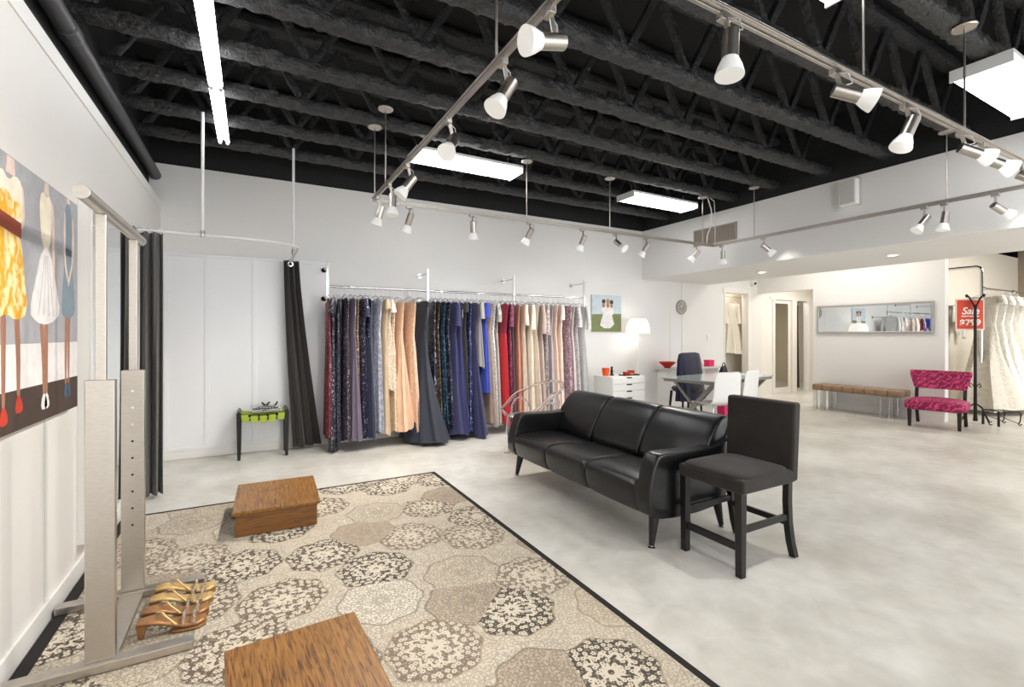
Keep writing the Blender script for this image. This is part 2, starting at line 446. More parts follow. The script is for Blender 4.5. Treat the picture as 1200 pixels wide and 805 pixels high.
# fitting rooms
FY = 6.47
w = MB(); w.box((9.55, FY, 2.16), (13.5, FY+.08, 2.7)); w.box((9.55, FY, 0), (10.28, FY+.08, 2.16)); w.box((11.75, FY, 0), (13.5, FY+.08, 2.16))
struct('wall_fitting', w, TRIM, smooth=False)
struct('wall_fitting_inner', MB().box((9.45, 7.8, 0), (13.5, 7.9, 2.7)), BEIGE, smooth=False)
struct('wall_corridor_end', MB().box((13.5, 4.1, 0), (13.6, 7.9, 2.7)), BEIGE, smooth=False)
struct('wall_corridor_side', MB().box((9.53, BY+.12, 0), (9.6, FY, 2.7)), WHITE, smooth=False)
# store room seen through the doorway with the lace gown
w = MB(); w.box((7.9, 6.62, 0), (9.53, 6.7, 2.9)); w.box((7.82, BY+.12, 0), (7.9, 6.7, 2.9)); w.box((9.45, BY+.121, 0), (9.53, 6.62, 2.9)); w.box((7.9, BY+.12, 2.6), (9.45, 6.62, 2.7))
struct('wall_store_room', w, BEIGE, smooth=False)
b = MB(); b.box((8.975, BY-.02, 0), (9.07, BY+.135, 2.27)); b.box((8.2, BY-.02, 2.175), (8.975, BY+.135, 2.27)); b.box((8.23, BY-.012, 0), (8.262, BY+.135, 2.175))
struct('trim_5', b, TRIM, bevel=.006)
# mirrored fitting-room door and its posts
b = MB(); b.box((10.28, FY-.03, 0), (10.36, FY+.1, 2.16)); b.box((11.02, FY-.03, 0), (11.2, FY+.1, 2.16)); b.box((11.68, FY-.03, 0), (11.76, FY+.1, 2.16)); b.box((10.2, FY-.02, 2.13), (11.8, FY+.1, 2.2))
struct('trim_6', b, TRIM, bevel=.006)
d1 = struct('door_1', MB().box((10.36, FY+.02, .0), (10.44, FY+.05, 2.13)).box((10.94, FY+.02, 0), (11.02, FY+.05, 2.13)).box((10.44, FY+.02, 0), (10.94, FY+.05, .12)).box((10.44, FY+.02, 2.05), (10.94, FY+.05, 2.13)), TRIM, bevel=.004)
MB().box((10.43, FY+.03, .11), (10.95, FY+.04, 2.06)).build('glass_pane', MIRROR_G, d1, smooth=False)

# pipe under the deck along the left wall
t = thing('overhead_pipe', 'dark grey painted pipe running along the top of the left wall', 'pipe', (-.885, 1.0, 3.02))
MB().cyl((0, -2.5, 0), (0, 5.14, 0), .05, n=24).build('pipe_run', PIPE, t)
for y in (2.45,):
    MB().rev([((0, y-.06, 0), .051), ((0, y-.055, 0), .057), ((0, y+.05, 0), .057), ((0, y+.07, 0), .051)], 24).build('coupling', PIPE, t)
# lumpy sprayed joists
def lumpy_bar(mb, p, q, w, h, amp, step=.05, n=12):
    p, q = Vector(p), Vector(q); L = (q-p).length; d = (q-p)/L; k = max(2, int(L/step))
    u = Vector((0, 0, 1)) if abs(d.z) < .95 else Vector((0, 1, 0)); r = d.cross(u).normalized(); u = r.cross(d)
    rings = []
    for i in range(k+1):
        c = p + d*L*i/k; rg = []
        for j in range(n):
            t = 2*PI*j/n; cx, sy = math.cos(t), math.sin(t)
            e = .62; x = math.copysign(abs(cx)**e, cx); y = math.copysign(abs(sy)**e, sy)
            g = 1 + random.uniform(-amp, amp)
            rg.append(c + r*x*w/2*g + u*y*h/2*g)
        rings.append(rg)
    mb.loft(rings)
J0, J1 = -1.0, 6.08
def joist(y, label):
    t = thing('roof_joist', label, 'joist', (0, y, 3.25), group='black roof joists')
    m = MB(); lumpy_bar(m, (J0, 0, .05), (J1, 0, .05), .13, .1, .15, .04); m.build('bottom_chord', FIREPROOF, t)
    m = MB(); lumpy_bar(m, (J0, 0, .63), (J1, 0, .63), .13, .1, .12, .12); m.build('top_chord', FIREPROOF, t)
    m = MB(); x = J0+.1; up = True
    while x < J1-.3:
        a, b_ = (.07, .62) if up else (.62, .07)
        lumpy_bar(m, (x, 0, a), (x+.32, 0, b_), .055, .06, .18, .09, 8); x += .32; up = not up
    m.build('web', FIREPROOF, t)
    return t
ords = ['nearest the white back wall', 'second from the white back wall', 'third from the white back wall', 'fourth from the white back wall', 'fifth from the white back wall', 'sixth from the white back wall', 'seventh from the white back wall', 'eighth from the white back wall', 'ninth from the white back wall']
jj = joist(5.62, 'lumpy black sprayed roof joist, '+ords[0])
for i in range(1, 9): dup(jj, (0, 5.62-.622*i, 3.25), label='lumpy black sprayed roof joist, '+ords[i])

# ------------------------------------------------------------------ ceiling lights
def wrap_light(cx, cy, label):
    t = thing('ceiling_light', label, 'ceiling light', (cx, cy, 3.15), group='long wraparound ceiling lights')
    MB().box((-.61, -.165, .055), (.61, .165, .085)).box((-.615, -.165, 0), (-.6, .165, .085)).box((.6, -.165, 0), (.615, .165, .085)).build('housing', GALV, t, bevel=.004)
    m = MB(); pr = [(-.16, .056), (-.15, .012), (-.11, 0), (.11, 0), (.15, .012), (.16, .056)]
    m.prism(pr, -.6, .6, 'X'); m.build('diffuser', DIFF, t)
    for s in (-.5, .5):
        pts = [(s, 0, .085)] + [(s+.008*math.sin(k*2.4), .008*math.cos(k*2.4), .085+.02*k) for k in range(1, 7)]
        MB().tube(pts, .004, 6).build('hanging_chain', NICKEL, t)
    return t
w0 = wrap_light(2.05, 4.72, 'long white lit ceiling light above the dress rack, behind the left spotlight rail')
dup(w0, (4.98, 4.78, 3.15), label='long white lit ceiling light near the vent and the far corner of the soffit')
dup(w0, (5.0, 1.28, 3.15), label='large lit ceiling light cut off at the upper right edge of the photo')
dup(w0, (2.17, 1.28, 3.15), label='ceiling light whose end corner just shows at the very top of the photo')
def strip(y0, y1, label):
    t = thing('strip_light', label, 'strip light', (-.23, (y0+y1)/2, 3.15), group='bare tube strip lights'); h = (y1-y0)/2
    MB().box((-.03, -h, .035), (.03, h, .085)).build('housing', GALV, t, bevel=.004)
    for s in (-1, 1):
        MB().cyl((s*.03, -h+.03, .012), (s*.03, h-.03, .012), .016, n=12).build('tube', TUBE, t)
        for e in (-1, 1):
            MB().box((s*.03-.012, e*h-.015, -.005), (s*.03+.012, e*h+.015, .04)).build('lamp_holder', WPLAST, t, bevel=.002)
    for s in (-.7, .7):
        MB().cyl((0, s*h, .08), (0, s*h, .16), .004, n=6).build('hanger_rod', GALV, t)
    return t
strip(4.09, 5.22, 'bare twin tube strip light, the short far length nearer the back wall')
strip(1.7, 4.06, 'bare twin tube strip light, the long near length running off the top of the photo')

# ------------------------------------------------------------------ spotlight tracks
TZ = 2.6
TX0, TX1, TY0, TY1 = .99, 5.72, 1.2, 4.46
t = thing('lighting_track', 'nickel spotlight track hung on rods as a large rectangle below the black joists', 'lighting track', (3.3, 2.9, TZ))
def trk(a, b):
    m = MB()
    a = (a[0]-3.3, a[1]-2.9, 0); b_ = (b[0]-3.3, b[1]-2.9, 0)
    m.bar((a[0], a[1], .012), (b_[0], b_[1], .012), .03, .012); m.bar((a[0], a[1], -.014), (b_[0], b_[1], -.014), .016, .012)
    m.bar((a[0], a[1], 0), (b_[0], b_[1], 0), .008, .02)
    m.build('rail', NICKEL, t, bevel=.002)
trk((TX0, 1.2), (TX0, TY1)); trk((TX0, TY1), (TX1, TY1)); trk((TX1, TY1), (TX1, TY0)); trk((TX0, TY0), (TX1, TY0))
for x, y in ((TX0, 4.0), (TX0, 4.4), (TX0, 1.94), (2.65, TY1), (3.83, TY1), (5.5, TY1), (TX1, 3.84), (TX1, 1.9), (2.65, TY0), (3.87, TY0)):
    # hang from the nearest joist chord above
    m = MB(); m.cyl((x-3.3, y-2.9, .015), (x-3.3, y-2.9, .665), .006, n=8); m.build('drop_rod', NICKEL, t)
    m = MB(); m.lathe((x-3.3, y-2.9, .65), [(.0, -.012), (.06, -.008), (.065, .0), (.06, .012), (.0, .015)], 16); m.build('canopy', NICKEL, t)
m = MB()
m.tube([(5.5-3.3, TY1-2.9, .65), (5.52-3.3, TY1-2.9, .69), (5.6-3.3, TY1-2.9, .67), (5.68-3.3, TY1-2.9, .5), (5.69-3.3, TY1-2.9, .3), (5.6-3.3, TY1-2.9, .14), (5.58-3.3, TY1-2.9, .02)], .008)
m.build('power_cable', GREYP, t)
m = MB(); m.tube([(5.72-3.3, TY1-2.9-.03, .02), (5.72-3.3, TY1-2.9-.03, .4), (5.7-3.3, TY1-2.9-.03, .62), (5.6-3.3, TY1-2.9, .69)], .006); m.build('power_cable', GREYP, t)

YAW = R(28.92)
RV = Vector((math.cos(YAW), -math.sin(YAW), 0)); FV = Vector((math.sin(YAW), math.cos(YAW), 0)); UV = Vector((0, 0, 1))
SPOT_E = 42.
def spotlight(x, y, d, label, axis, stem=.09, power=1.):
    """adapter block, bent stem, nickel barrel and white bell shade with a lit lens; d = aim (right, up, away)"""
    t = thing('spotlight', label, 'spotlight', (x, y, TZ-.02), group='spotlights on the nickel track')
    aim = (RV*d[0]+UV*d[1]+FV*d[2]).normalized()
    ax = Vector((1, 0, 0)) if axis == 'X' else Vector((0, 1, 0))
    m = MB(); m.bar(ax*-.028+Vector((0, 0, -.004)), ax*.028+Vector((0, 0, -.004)), .03, .036); m.build('track_adapter', NICKEL, t, bevel=.004)
    side = ax.cross(UV)*.03
    piv = Vector((0, 0, -stem-.02)) + side
    m = MB(); m.bar(Vector((0, 0, -.015))+side*.3, piv, .02, .007, up=ax); m.cyl(piv-ax*.014, piv+ax*.014, .012, n=12); m.build('stem', NICKEL, t, bevel=.001)
    wob = side.normalized()*.05
    m = MB(); m.tube([Vector((0, 0, -.01)), Vector((0, 0, -.03))+wob+ax*.02, Vector((0, 0, -.075))+wob*1.2+ax*.03, piv-aim*.035], .0035, 6); m.build('cord', GREYP, t)
    b0 = piv - aim*.04; b1 = piv + aim*.08
    m = MB(); m.rev([(b0, .02), (b0+aim*.004, .031), (b1-aim*.003, .031), (b1, .028)], 20); m.build('barrel', NICKEL, t)
    m = MB(); m.rev([(b1-aim*.006, .03), (b1+aim*.008, .036), (b1+aim*.03, .045), (b1+aim*.055, .052), (b1+aim*.064, .053), (b1+aim*.062, .047), (b1+aim*.03, .04)], 22); m.build('bell_shade', FROST, t)
    m = MB(); m.rev([(b1+aim*.046, .046), (b1+aim*.054, .04), (b1+aim*.059, .02), (b1+aim*.06, .004)], 18); m.build('lens', BULB, t)
    L = bpy.data.lights.new('spot_beam', 'SPOT'); L.energy = SPOT_E*power; L.spot_size = R(125); L.spot_blend = 1.; L.shadow_soft_size = .035; L.color = (1, .955, .89)
    o = bpy.data.objects.new('spot_beam', L); COL.objects.link(o); o.parent = t
    o.location = b1 + aim*.075; o.rotation_euler = (-aim).to_track_quat('Z', 'Y').to_euler()
    return t
# near rail (runs left to right across the top)
for x, d, lb in ((1.6, (-.08, -1, -.1), 'white spotlight hanging straight down, first on the near rail from the left'),
                 (2.39, (.95, -.42, -.25), 'spotlight on the near rail tilted right, left of the ceiling rod'),
                 (3.08, (-.42, -.85, -.05), 'spotlight on the near rail tilted down and left, below the soffit corner'),
                 (3.8, (.9, -.45, -.2), 'spotlight on the near rail tilted right, just under the rod with the lumpy canopy'),
                 (4.16, (.85, -.45, -.2), 'spotlight on the near rail partly behind its neighbour, second from the right edge'),
                 (4.8, (.5, -.5, -.5), 'spotlight on the near rail cut off by the right edge of the photo')):
    spotlight(x, TY0, d, lb, 'X', power=4. if d[0] > .8 else 1.)
# left rail
for y, d, lb in ((1.5, (-.75, -.25, -.45), 'brightest spotlight on the left rail, at the top of the photo facing the camera'),
                 (1.88, (-.45, -.9, -.35), 'spotlight on the left rail, second from the top, tilted down left'),
                 (2.55, (-.18, -.7, -.6), 'spotlight on the left rail, third from the top, glaring at the camera'),
                 (3.37, (-.5, -.75, -.2), 'spotlight on the left rail in front of the long lit ceiling light'),
                 (3.88, (-.03, -1, -.1), 'spotlight on the left rail hanging straight down, second from the corner'),
                 (4.3, (-.3, -.95, .0), 'spotlight on the left rail nearest its back corner')):
    spotlight(TX0, y, d, lb, 'Y', power=1.25)
for x, d, lb in ((1.33, (-.35, -.9, .25), 'first spotlight from the left on the rail along the back wall'),
                 (1.99, (0, -1, .3), 'second spotlight from the left on the back rail, pointing straight down'),
                 (2.68, (-.45, -.85, .3), 'third spotlight from the left on the back rail, beside a ceiling rod'),
                 (3.41, (-.35, -.9, .3), 'fourth spotlight from the left on the back rail'),
                 (3.92, (.5, -.6, -.55), 'fifth spotlight on the back rail, lit bright towards the camera'),
                 (4.42, (-.5, -.8, .3), 'sixth spotlight on the back rail, before the soffit corner'),
                 (5.36, (-.6, -.75, .3), 'last spotlight on the back rail, next to the rail corner by the vent')):
    spotlight(x, TY1, d, lb, 'X', power=.5 if x > 5 else 1.)
for y, d, lb in ((4.33, (.02, -1, 0), 'first spotlight on the soffit rail, beside the corner, pointing down'),
                 (3.72, (.75, -.6, 0), 'second spotlight on the soffit rail, tilted right, below a rod'),
                 (2.07, (-.6, -.8, .05), 'third spotlight on the soffit rail, tilted left, right of the wall speaker'),
                 (1.92, (-.2, -1, 0), 'fourth spotlight on the soffit rail, close beside its left neighbour'),
                 (1.57, (.8, -.5, 0), 'last spotlight on the soffit rail, tilted right towards the photo edge')):
    spotlight(TX1, y, d, lb, 'Y', power=.03 if d[0] > .7 else .4)
# downlights in the soffit
def downlight(x, y, label):
    t = thing('recessed_downlight', label, 'downlight', (x, y, 2.31), group='recessed downlights in the soffit')
    m = MB(); m.lathe((0, 0, 0), [(.045, .0), (.046, -.006), (.075, -.008), (.08, -.003), (.08, .0)], 24); m.build('trim_ring', TRIM, t)
    m = MB(); m.lathe((0, 0, 0), [(.0, -.003), (.044, -.003), (.044, .0)], 24); m.build('lens', DOWNL, t)
    L = bpy.data.lights.new('down_beam', 'SPOT'); L.energy = 7; L.spot_size = R(120); L.spot_blend = .8; L.shadow_soft_size = .05; L.color = (1, .92, .8)
    o = bpy.data.objects.new('down_beam', L); COL.objects.link(o); o.parent = t; o.location = (0, 0, -.03)
downlight(6.83, 2.78, 'small recessed downlight in the soffit above the wide mirror')
downlight(6.94, 4.53, 'small recessed downlight in the soffit above the doorway')

# things on the soffit face and walls
t = thing('wall_speaker', 'small white box speaker mounted high on the soffit face', 'speaker', (SX, 2.85, 2.82))
MB().box((-.1, -.09, 0), (-.012, .09, .29)).build('cabinet', WPLAST, t, bevel=.01)
MB().box((-.106, -.078, .015), (-.099, .078, .275)).build('grille', GREYP, t, bevel=.004)
MB().box((-.014, -.11, -.01), (0, -.06, .3)).build('bracket', GREYP, t, bevel=.002)
t = thing('air_vent', 'taupe louvred air vent set in the soffit face', 'vent', (SX, 4.68, 2.7))
m = MB(); m.box((-.015, -.37, 0), (0, -.345, .25)).box((-.015, .345, 0), (0, .37, .25)).box((-.015, -.37, 0), (0, .37, .02)).box((-.015, -.37, .23), (0, .37, .25)); m.build('frame', GRILLE, t, bevel=.002)
m = MB(); m.box((-.004, -.345, .02), (0, .345, .23))
for k in range(34):
    y = -.335+.67*k/33; m.box((-.013, y-.003, .02), (-.003, y+.003, .23))
m.build('louvres', GRILLE, t)
t = thing('security_camera', 'small white dome camera with black lens above the fitting room opening', 'camera', (9.1, BY, 2.4))
MB().lathe((0, 0, 0), [(.06, 0), (.06, -.02), (.045, -.035), (.0, -.035)], 20, 'Y').build('mount', WPLAST, t)
MB().rev([((0, -.03, 0), .05), ((-.01, -.07, -.005), .05), ((-.018, -.1, -.01), .045)], 18).build('body', WPLAST, t)
MB().rev([((-.018, -.098, -.01), .03), ((-.02, -.106, -.011), .026)], 16).build('lens', BLACKPL, t)
t = thing('wall_clock', 'round grey wall clock above the desk', 'clock', (7.01, BY, 1.85))
MB().lathe((0, 0, 0), [(.135, 0), (.135, -.02), (.125, -.028), (.118, -.024)], 32, 'Y').build('rim', mat('clock_rim', (150, 146, 140), .4), t)
MB().lathe((0, 0, 0), [(0, -.021), (.12, -.021)], 32, 'Y').build('dial', mat('clock_dial', (112, 108, 103), .5), t, smooth=False)
m = MB()
for k in range(12):
    a = k*PI/6; m.bar((.085*math.sin(a), -.023, .085*math.cos(a)), (.11*math.sin(a), -.023, .11*math.cos(a)), .008, .004, up=(0, 1, 0))
m.build('hour_marks', WPLAST, t)
MB().bar((0, -.026, 0), (-.045, -.026, .03), .009, .003, up=(0, 1, 0)).build('hour_hand', WPLAST, t)
MB().bar((0, -.028, 0), (.02, -.028, .085), .006, .003, up=(0, 1, 0)).build('minute_hand', WPLAST, t)
t = thing('light_switch', 'white light switch plate on the wall left of the doorway', 'light switch', (7.77, BY, 1.29))
MB().box((-.04, -.008, -.06), (.04, 0, .06)).build('plate', WPLAST, t, bevel=.003)
MB().box((-.016, -.013, -.03), (.016, -.007, .03)).build('rocker', WPLAST, t, bevel=.002)

# ------------------------------------------------------------------ rug
t = thing('area_rug', 'large cream, brown and black floral medallion rug with a black bound edge', 'rug', (.37, 2.4, 0))
MB().box((-1.18+.035, -1.9, .0), (1.19-.03, 1.985-.025, .009)).build('pile', RUGM, t, smooth=False)
m = MB(); m.box((-1.195, -1.92, 0), (-1.14, 1.985, .011)).box((1.155, -1.92, 0), (1.19, 1.985, .011)).box((-1.195, 1.957, 0), (1.19, 1.985, .011)).box((-1.195, -1.945, 0), (1.19, -1.9, .011))
m.build('binding', RUGB, t, bevel=.003)

# ------------------------------------------------------------------ wooden step boxes
def step_box(x, y, w, d, rz, label):
    t = thing('step_box', label, 'step box', (x, y, .009), rz, group='oak step boxes')
    MB().box((-w/2+.02, -d/2+.02, 0), (w/2-.02, d/2-.02, .15)).build('base', OAK_S, t, bevel=.004)
    MB().box((-w/2, -d/2, .15), (w/2, d/2, .172)).build('top', OAK, t, bevel=.005)
step_box(.165, 3.89, .54, .66, R(-2), 'oak step box at the far end of the rug, near the dress rack')
step_box(.165, 1.72, .47, .66, R(3.5), 'oak step box in the foreground, cut off by the bottom of the photo')

# ------------------------------------------------------------------ rolling rack
t = thing('garment_rack', 'brushed steel T-shaped garment rack with round top rail beside the left wall', 'garment rack', (-.53, 2.74, .011))
for y in (-.3, .29):
    MB().box((-.29, y-.03, 0), (.31, y+.03, .035)).build('foot', STEEL, t, bevel=.003)
MB().box((-.05, -.27, .006), (.05, .26, .03)).build('crossbar', STEEL, t, bevel=.003)
for y in (-.285, .305):
    p = MB().box((-.047, y-.02, .035), (.047, y+.02, 1.155)).build('post', STEEL, t, bevel=.003)
    s_ = -1 if y > 0 else 1
    MB().box((-.018, y-.01, 1.15), (.018, y+.01, 1.82)).build('inner_post', STEEL, t, bevel=.003)
    for k in range(9):
        z = 1.05-.085*k
        MB().cyl((0, y+s_*.0195, z), (0, y+s_*.0212, z), .0055, n=10).build('adjustment_hole', BLACKPL if k > 2 else CHROME, p)
MB().cyl((0, -.54, 1.845), (0, .49, 1.845), .026, n=24).build('hang_rail', STEEL, t, bevel=.002)

# gold sandals between the rack's feet
def sandal(y, label, m1, x=-.32, rz=0.):
    t = thing('sandal', label, 'shoe', (x, y, .011), rz, group='gold heeled sandals under the rack')
    L = [(-.125, .068), (-.08, .07), (-.04, .058), (0, .04), (.05, .025), (.1, .022), (.13, .026)]
    wd = [.026, .033, .03, .03, .038, .04, .02]
    top = [[(px, s*w_, pz) for s in (-1, -.5, 0, .5, 1)] for (px, pz), w_ in zip(L, wd)]
    m = MB(); m.sheet(top); m.build('insole', m1, t, solid=.012)
    MB().hexa([(-.122, -.012, 0), (-.1, -.012, 0), (-.1, .012, 0), (-.122, .012, 0), (-.128, -.022, .063), (-.09, -.024, .065), (-.09, .024, .065), (-.128, .022, .063)]).build('heel', GOLD_D, t, bevel=.004)
    m = MB(); m.sheet([[(px, s*w_*1.02, max(.004, pz-.014) if px < .0 else .006) for s in (-1, 0, 1)] for (px, pz), w_ in list(zip(L, wd))[3:]]); m.build('outsole', GOLD_D, t, solid=.01)
    for px in (.045, .085):
        MB().tube([(px, s*.04, .026+.045*math.sqrt(max(0, 1-s*s))) for s in (-1, -.8, -.4, 0, .4, .8, 1)], .006, 8).build('toe_strap', STRAPC, t)
    MB().tube([(.02, -.036, .04), (-.02, -.015, .075), (-.035, .0, .09), (-.05, .02, .085), (-.06, .032, .08)], .0045, 8).build('ankle_strap', GOLD, t)
sandal(2.605, 'copper lined sandal nearest the camera, first of the four gold sandals', GOLD_D, -.315)
sandal(2.70, 'copper gold sandal, second from the camera in the row of four', GOLD_D, -.31)
sandal(2.81, 'beige gold sandal, third from the camera in the row of four', GOLD, -.30)
sandal(2.92, 'beige gold sandal farthest from the camera, beside the far rack foot', GOLD, -.295)

# ------------------------------------------------------------------ wall mirror by the rack
t = thing('wall_mirror', 'tall mirror in a deep white frame on the left wall behind the steel rack', 'mirror', (LX, 4.06, .18))
m = MB(); m.box((0, -.62, 0), (.05, .58, 1.95)); m.box((.05, -.62, 0), (.062, -.6, 1.95)).box((.05, .56, 0), (.062, .58, 1.95)).box((.05, -.6, 1.93), (.062, .56, 1.95)).box((.05, -.6, 0), (.062, .56, .03)); m.build('frame', TRIM, t, bevel=.002)
MB().box((.05, -.6, .03), (.058, .56, 1.93)).build('glass', MIRROR, t, smooth=False)

# ------------------------------------------------------------------ painting with three dresses
def paint(name, rgb): return mat('paint_'+name, rgb, .6, vary=.1, vscale=14)

def brushed(name, a, b_):
    m = mat(name, a, .6); n, l = nodes_of(m); tc = n.new('ShaderNodeTexCoord')
    mp = n.new('ShaderNodeMapping'); mp.inputs['Scale'].default_value = (20, 26, 17); l.new(tc.outputs['Object'], mp.inputs['Vector'])
    t = n.new('ShaderNodeTexNoise'); t.inputs['Scale'].default_value = 1.; t.inputs['Detail'].default_value = 3; t.inputs['Distortion'].default_value = .5
    l.new(mp.outputs['Vector'], t.inputs['Vector'])
    r = n.new('ShaderNodeValToRGB'); e = r.color_ramp.elements
    e[0].position = .44; e[0].color = lin(a)+(1,); e[1].position = .58; e[1].color = lin(b_)+(1,)
    l.new(t.outputs['Fac'], r.inputs['Fac']); l.new(r.outputs['Color'], n['Principled BSDF'].inputs['Base Color'])
    return m
PGREY = paint('grey', (168, 168, 172)); PWHITE = paint('white', (232, 228, 226)); PBROWN = paint('brown', (70, 54, 45)); PYEL = brushed('paint_yellow', (232, 168, 30), (246, 226, 170))
PCREAM = paint('cream', (242, 232, 210)); PBLUE = paint('blue', (128, 146, 158)); PSKIN = paint('skin', (168, 118, 94)); PSKIN2 = paint('skin_pale', (228, 204, 190)); PRED = paint('red', (206, 62, 42)); PSEDGE = paint('canvas_edge', (205, 200, 194)); PRUST = paint('rust', (150, 66, 40)); PBLUE2 = paint('blue_dark', (74, 92, 112))
X0 = LX
t = tag(None or thing('wall_painting', 'large fashion painting of women in yellow, white and blue dresses on the left wall', 'painting', (X0, 2.75, 1.5)))
MBp = MB()
cm = [PSEDGE, PGREY, PWHITE, PBROWN, PYEL, PCREAM, PBLUE, PSKIN, PSKIN2, PRED, PRUST, PBLUE2]
MBp.box((0, -.55, -.53), (.038, .54, .53))
def chaikin(p, n=2):
    for _ in range(n):
        q = []
        for a, b_ in zip(p, p[1:]+p[:1]):
            q += [(a[0]*.75+b_[0]*.25, a[1]*.75+b_[1]*.25), (a[0]*.25+b_[0]*.75, a[1]*.25+b_[1]*.75)]
        p = q
    return p
def flat(poly, mi, lift):
    if len(poly) > 4: poly = chaikin(poly, 1)
    MBp.mi = mi; MBp.prism([(y-2.75, z-1.5) for y, z in poly], .036+lift*.0006, .0385+lift*.0006, 'X')
def rect(y0, y1, z0, z1, mi, lift=0): flat([(y0, z0), (y1, z0), (y1, z1), (y0, z1)], mi, lift)
rect(2.2, 3.29, 1.31, 2.03, 1); rect(2.2, 3.29, 1.13, 1.31, 2); rect(2.2, 3.29, .97, 1.13, 3)
# legs
def leg(y0, y1, z1, zf, w_, mi=7, shoe=9):
    flat([(y0-w_*.5, zf), (y0+w_*.5, zf), (y0+w_*.85, (zf+z1)/2), (y1+w_, z1), (y1-w_, z1), (y0-w_*.85, (zf+z1)/2)], mi, 1)
    flat([(y0-w_*.7, zf+.035), (y0+w_*.7, zf+.035), (y0+w_*1.8, zf-.02), (y0+w_*.6, zf-.035), (y0-w_*1.5, zf-.03)], shoe, 2)
leg(2.44, 2.44, 1.45, 1.04, .022); leg(2.57, 2.55, 1.45, 1.07, .024)
leg(2.83, 2.80, 1.42, 1.05, .024, 7, 2); leg(2.86, 2.86, 1.42, 1.05, .02, 7, 2)
leg(3.11, 3.12, 1.45, 1.07, .02, 7, 11); leg(3.15, 3.16, 1.45, 1.07, .018, 7, 11)
# yellow dress
flat([(2.3, 1.43), (2.38, 1.40), (2.46, 1.43), (2.54, 1.40), (2.66, 1.43), (2.62, 1.6), (2.58, 1.76), (2.38, 1.76), (2.33, 1.6)], 4, 2)
flat([(2.39, 1.76), (2.58, 1.76), (2.61, 1.86), (2.60, 1.95), (2.54, 1.97), (2.48, 1.93), (2.42, 1.97), (2.36, 1.92)], 5, 2)
flat([(2.40, 1.79), (2.58, 1.79), (2.60, 1.88), (2.52, 1.86), (2.46, 1.9), (2.38, 1.87)], 4, 3)
flat([(2.38, 1.75), (2.59, 1.73), (2.59, 1.79), (2.38, 1.81)], 10, 4)
flat([(2.46, 1.96), (2.54, 1.96), (2.53, 2.025), (2.47, 2.025)], 8, 2)
flat([(2.59, 1.95), (2.62, 1.93), (2.63, 1.8), (2.6, 1.76), (2.58, 1.8)], 8, 1)
# white dress
flat([(2.67, 1.44), (2.74, 1.40), (2.85, 1.39), (2.95, 1.41), (3.03, 1.45), (2.98, 1.56), (2.9, 1.73), (2.81, 1.73), (2.74, 1.58)], 2, 3)
flat([(2.81, 1.73), (2.90, 1.73), (2.92, 1.9), (2.90, 1.98), (2.86, 1.96), (2.8, 1.98), (2.78, 1.9)], 5, 3)
for k in range(4):
    y = 2.76+.06*k; flat([(y, 1.43), (y+.004, 1.43), (2.84+.012*k, 1.7), (2.838+.012*k, 1.7)], 1, 4)
flat([(2.83, 1.97), (2.89, 1.97), (2.88, 2.025), (2.84, 2.025)], 8, 3)
flat([(2.9, 1.97), (2.945, 1.93), (2.955, 1.75), (2.95, 1.55), (2.935, 1.53), (2.93, 1.75), (2.915, 1.9)], 8, 4)
# blue dress
flat([(3.05, 1.46), (3.1, 1.43), (3.2, 1.43), (3.25, 1.47), (3.22, 1.6), (3.185, 1.76), (3.105, 1.76), (3.075, 1.6)], 6, 3)
flat([(3.105, 1.76), (3.185, 1.76), (3.2, 1.9), (3.17, 2.0), (3.12, 2.0), (3.09, 1.9)], 6, 3)
flat([(3.105, 1.74), (3.185, 1.74), (3.185, 1.775), (3.105, 1.775)], 11, 4)
flat([(3.09, 1.97), (3.075, 1.85), (3.08, 1.7), (3.13, 1.6), (3.145, 1.62), (3.095, 1.72), (3.1, 1.9)], 8, 5)
flat([(3.2, 1.97), (3.225, 1.85), (3.215, 1.72), (3.14, 1.58), (3.13, 1.6), (3.195, 1.72), (3.2, 1.85)], 8, 5)
flat([(3.125, 2.0), (3.165, 2.0), (3.16, 2.028), (3.13, 2.028)], 8, 3)
MBp.build('canvas', cm, t, smooth=False)

# ------------------------------------------------------------------ fitting corner: rod, curtains, stool
t = thing('curtain_rod', 'white ceiling-hung curtain rod curving round the fitting corner', 'curtain rod', (0, 4.9, 2.2))
cx = .15
pts = [(LX+.005, -.05, 0), (-.4, -.06, 0), (-.05, -.04, 0)] + [(cx-.15+.4*math.sin(a)-.0, .2-.24*math.cos(a)-.0, 0) for a in [R(x) for x in (10, 25, 40, 55, 70, 82, 90)]] + [(.4, .5, 0), (.4, .9, 0), (.4, BY-4.9, 0)]
MB().tube(pts, .013, 12).build('rod', GALV, t)
for x, y, zt in ((-.37, -.06, 1.06), (.385, .55, 1.1)):
    MB().cyl((x, y, .0), (x, y, zt), .013, n=12).build('ceiling_support', GALV, t)
    MB().lathe((x, y, -.016), [(.017, 0), (.02, .01), (.02, .05), (.014, .06)], 14).build('clamp', NICKEL, t)
MB().lathe((LX, -.05, 0), [(.035, 0), (.035, .008), (.018, .016), (.016, .03)], 16, 'X').build('wall_flange', NICKEL, t)
MB().lathe((.4, BY-4.9, 0), [(.035, 0), (.035, -.008), (.018, -.016), (.016, -.03)], 16, 'Y').build('wall_flange', NICKEL, t)

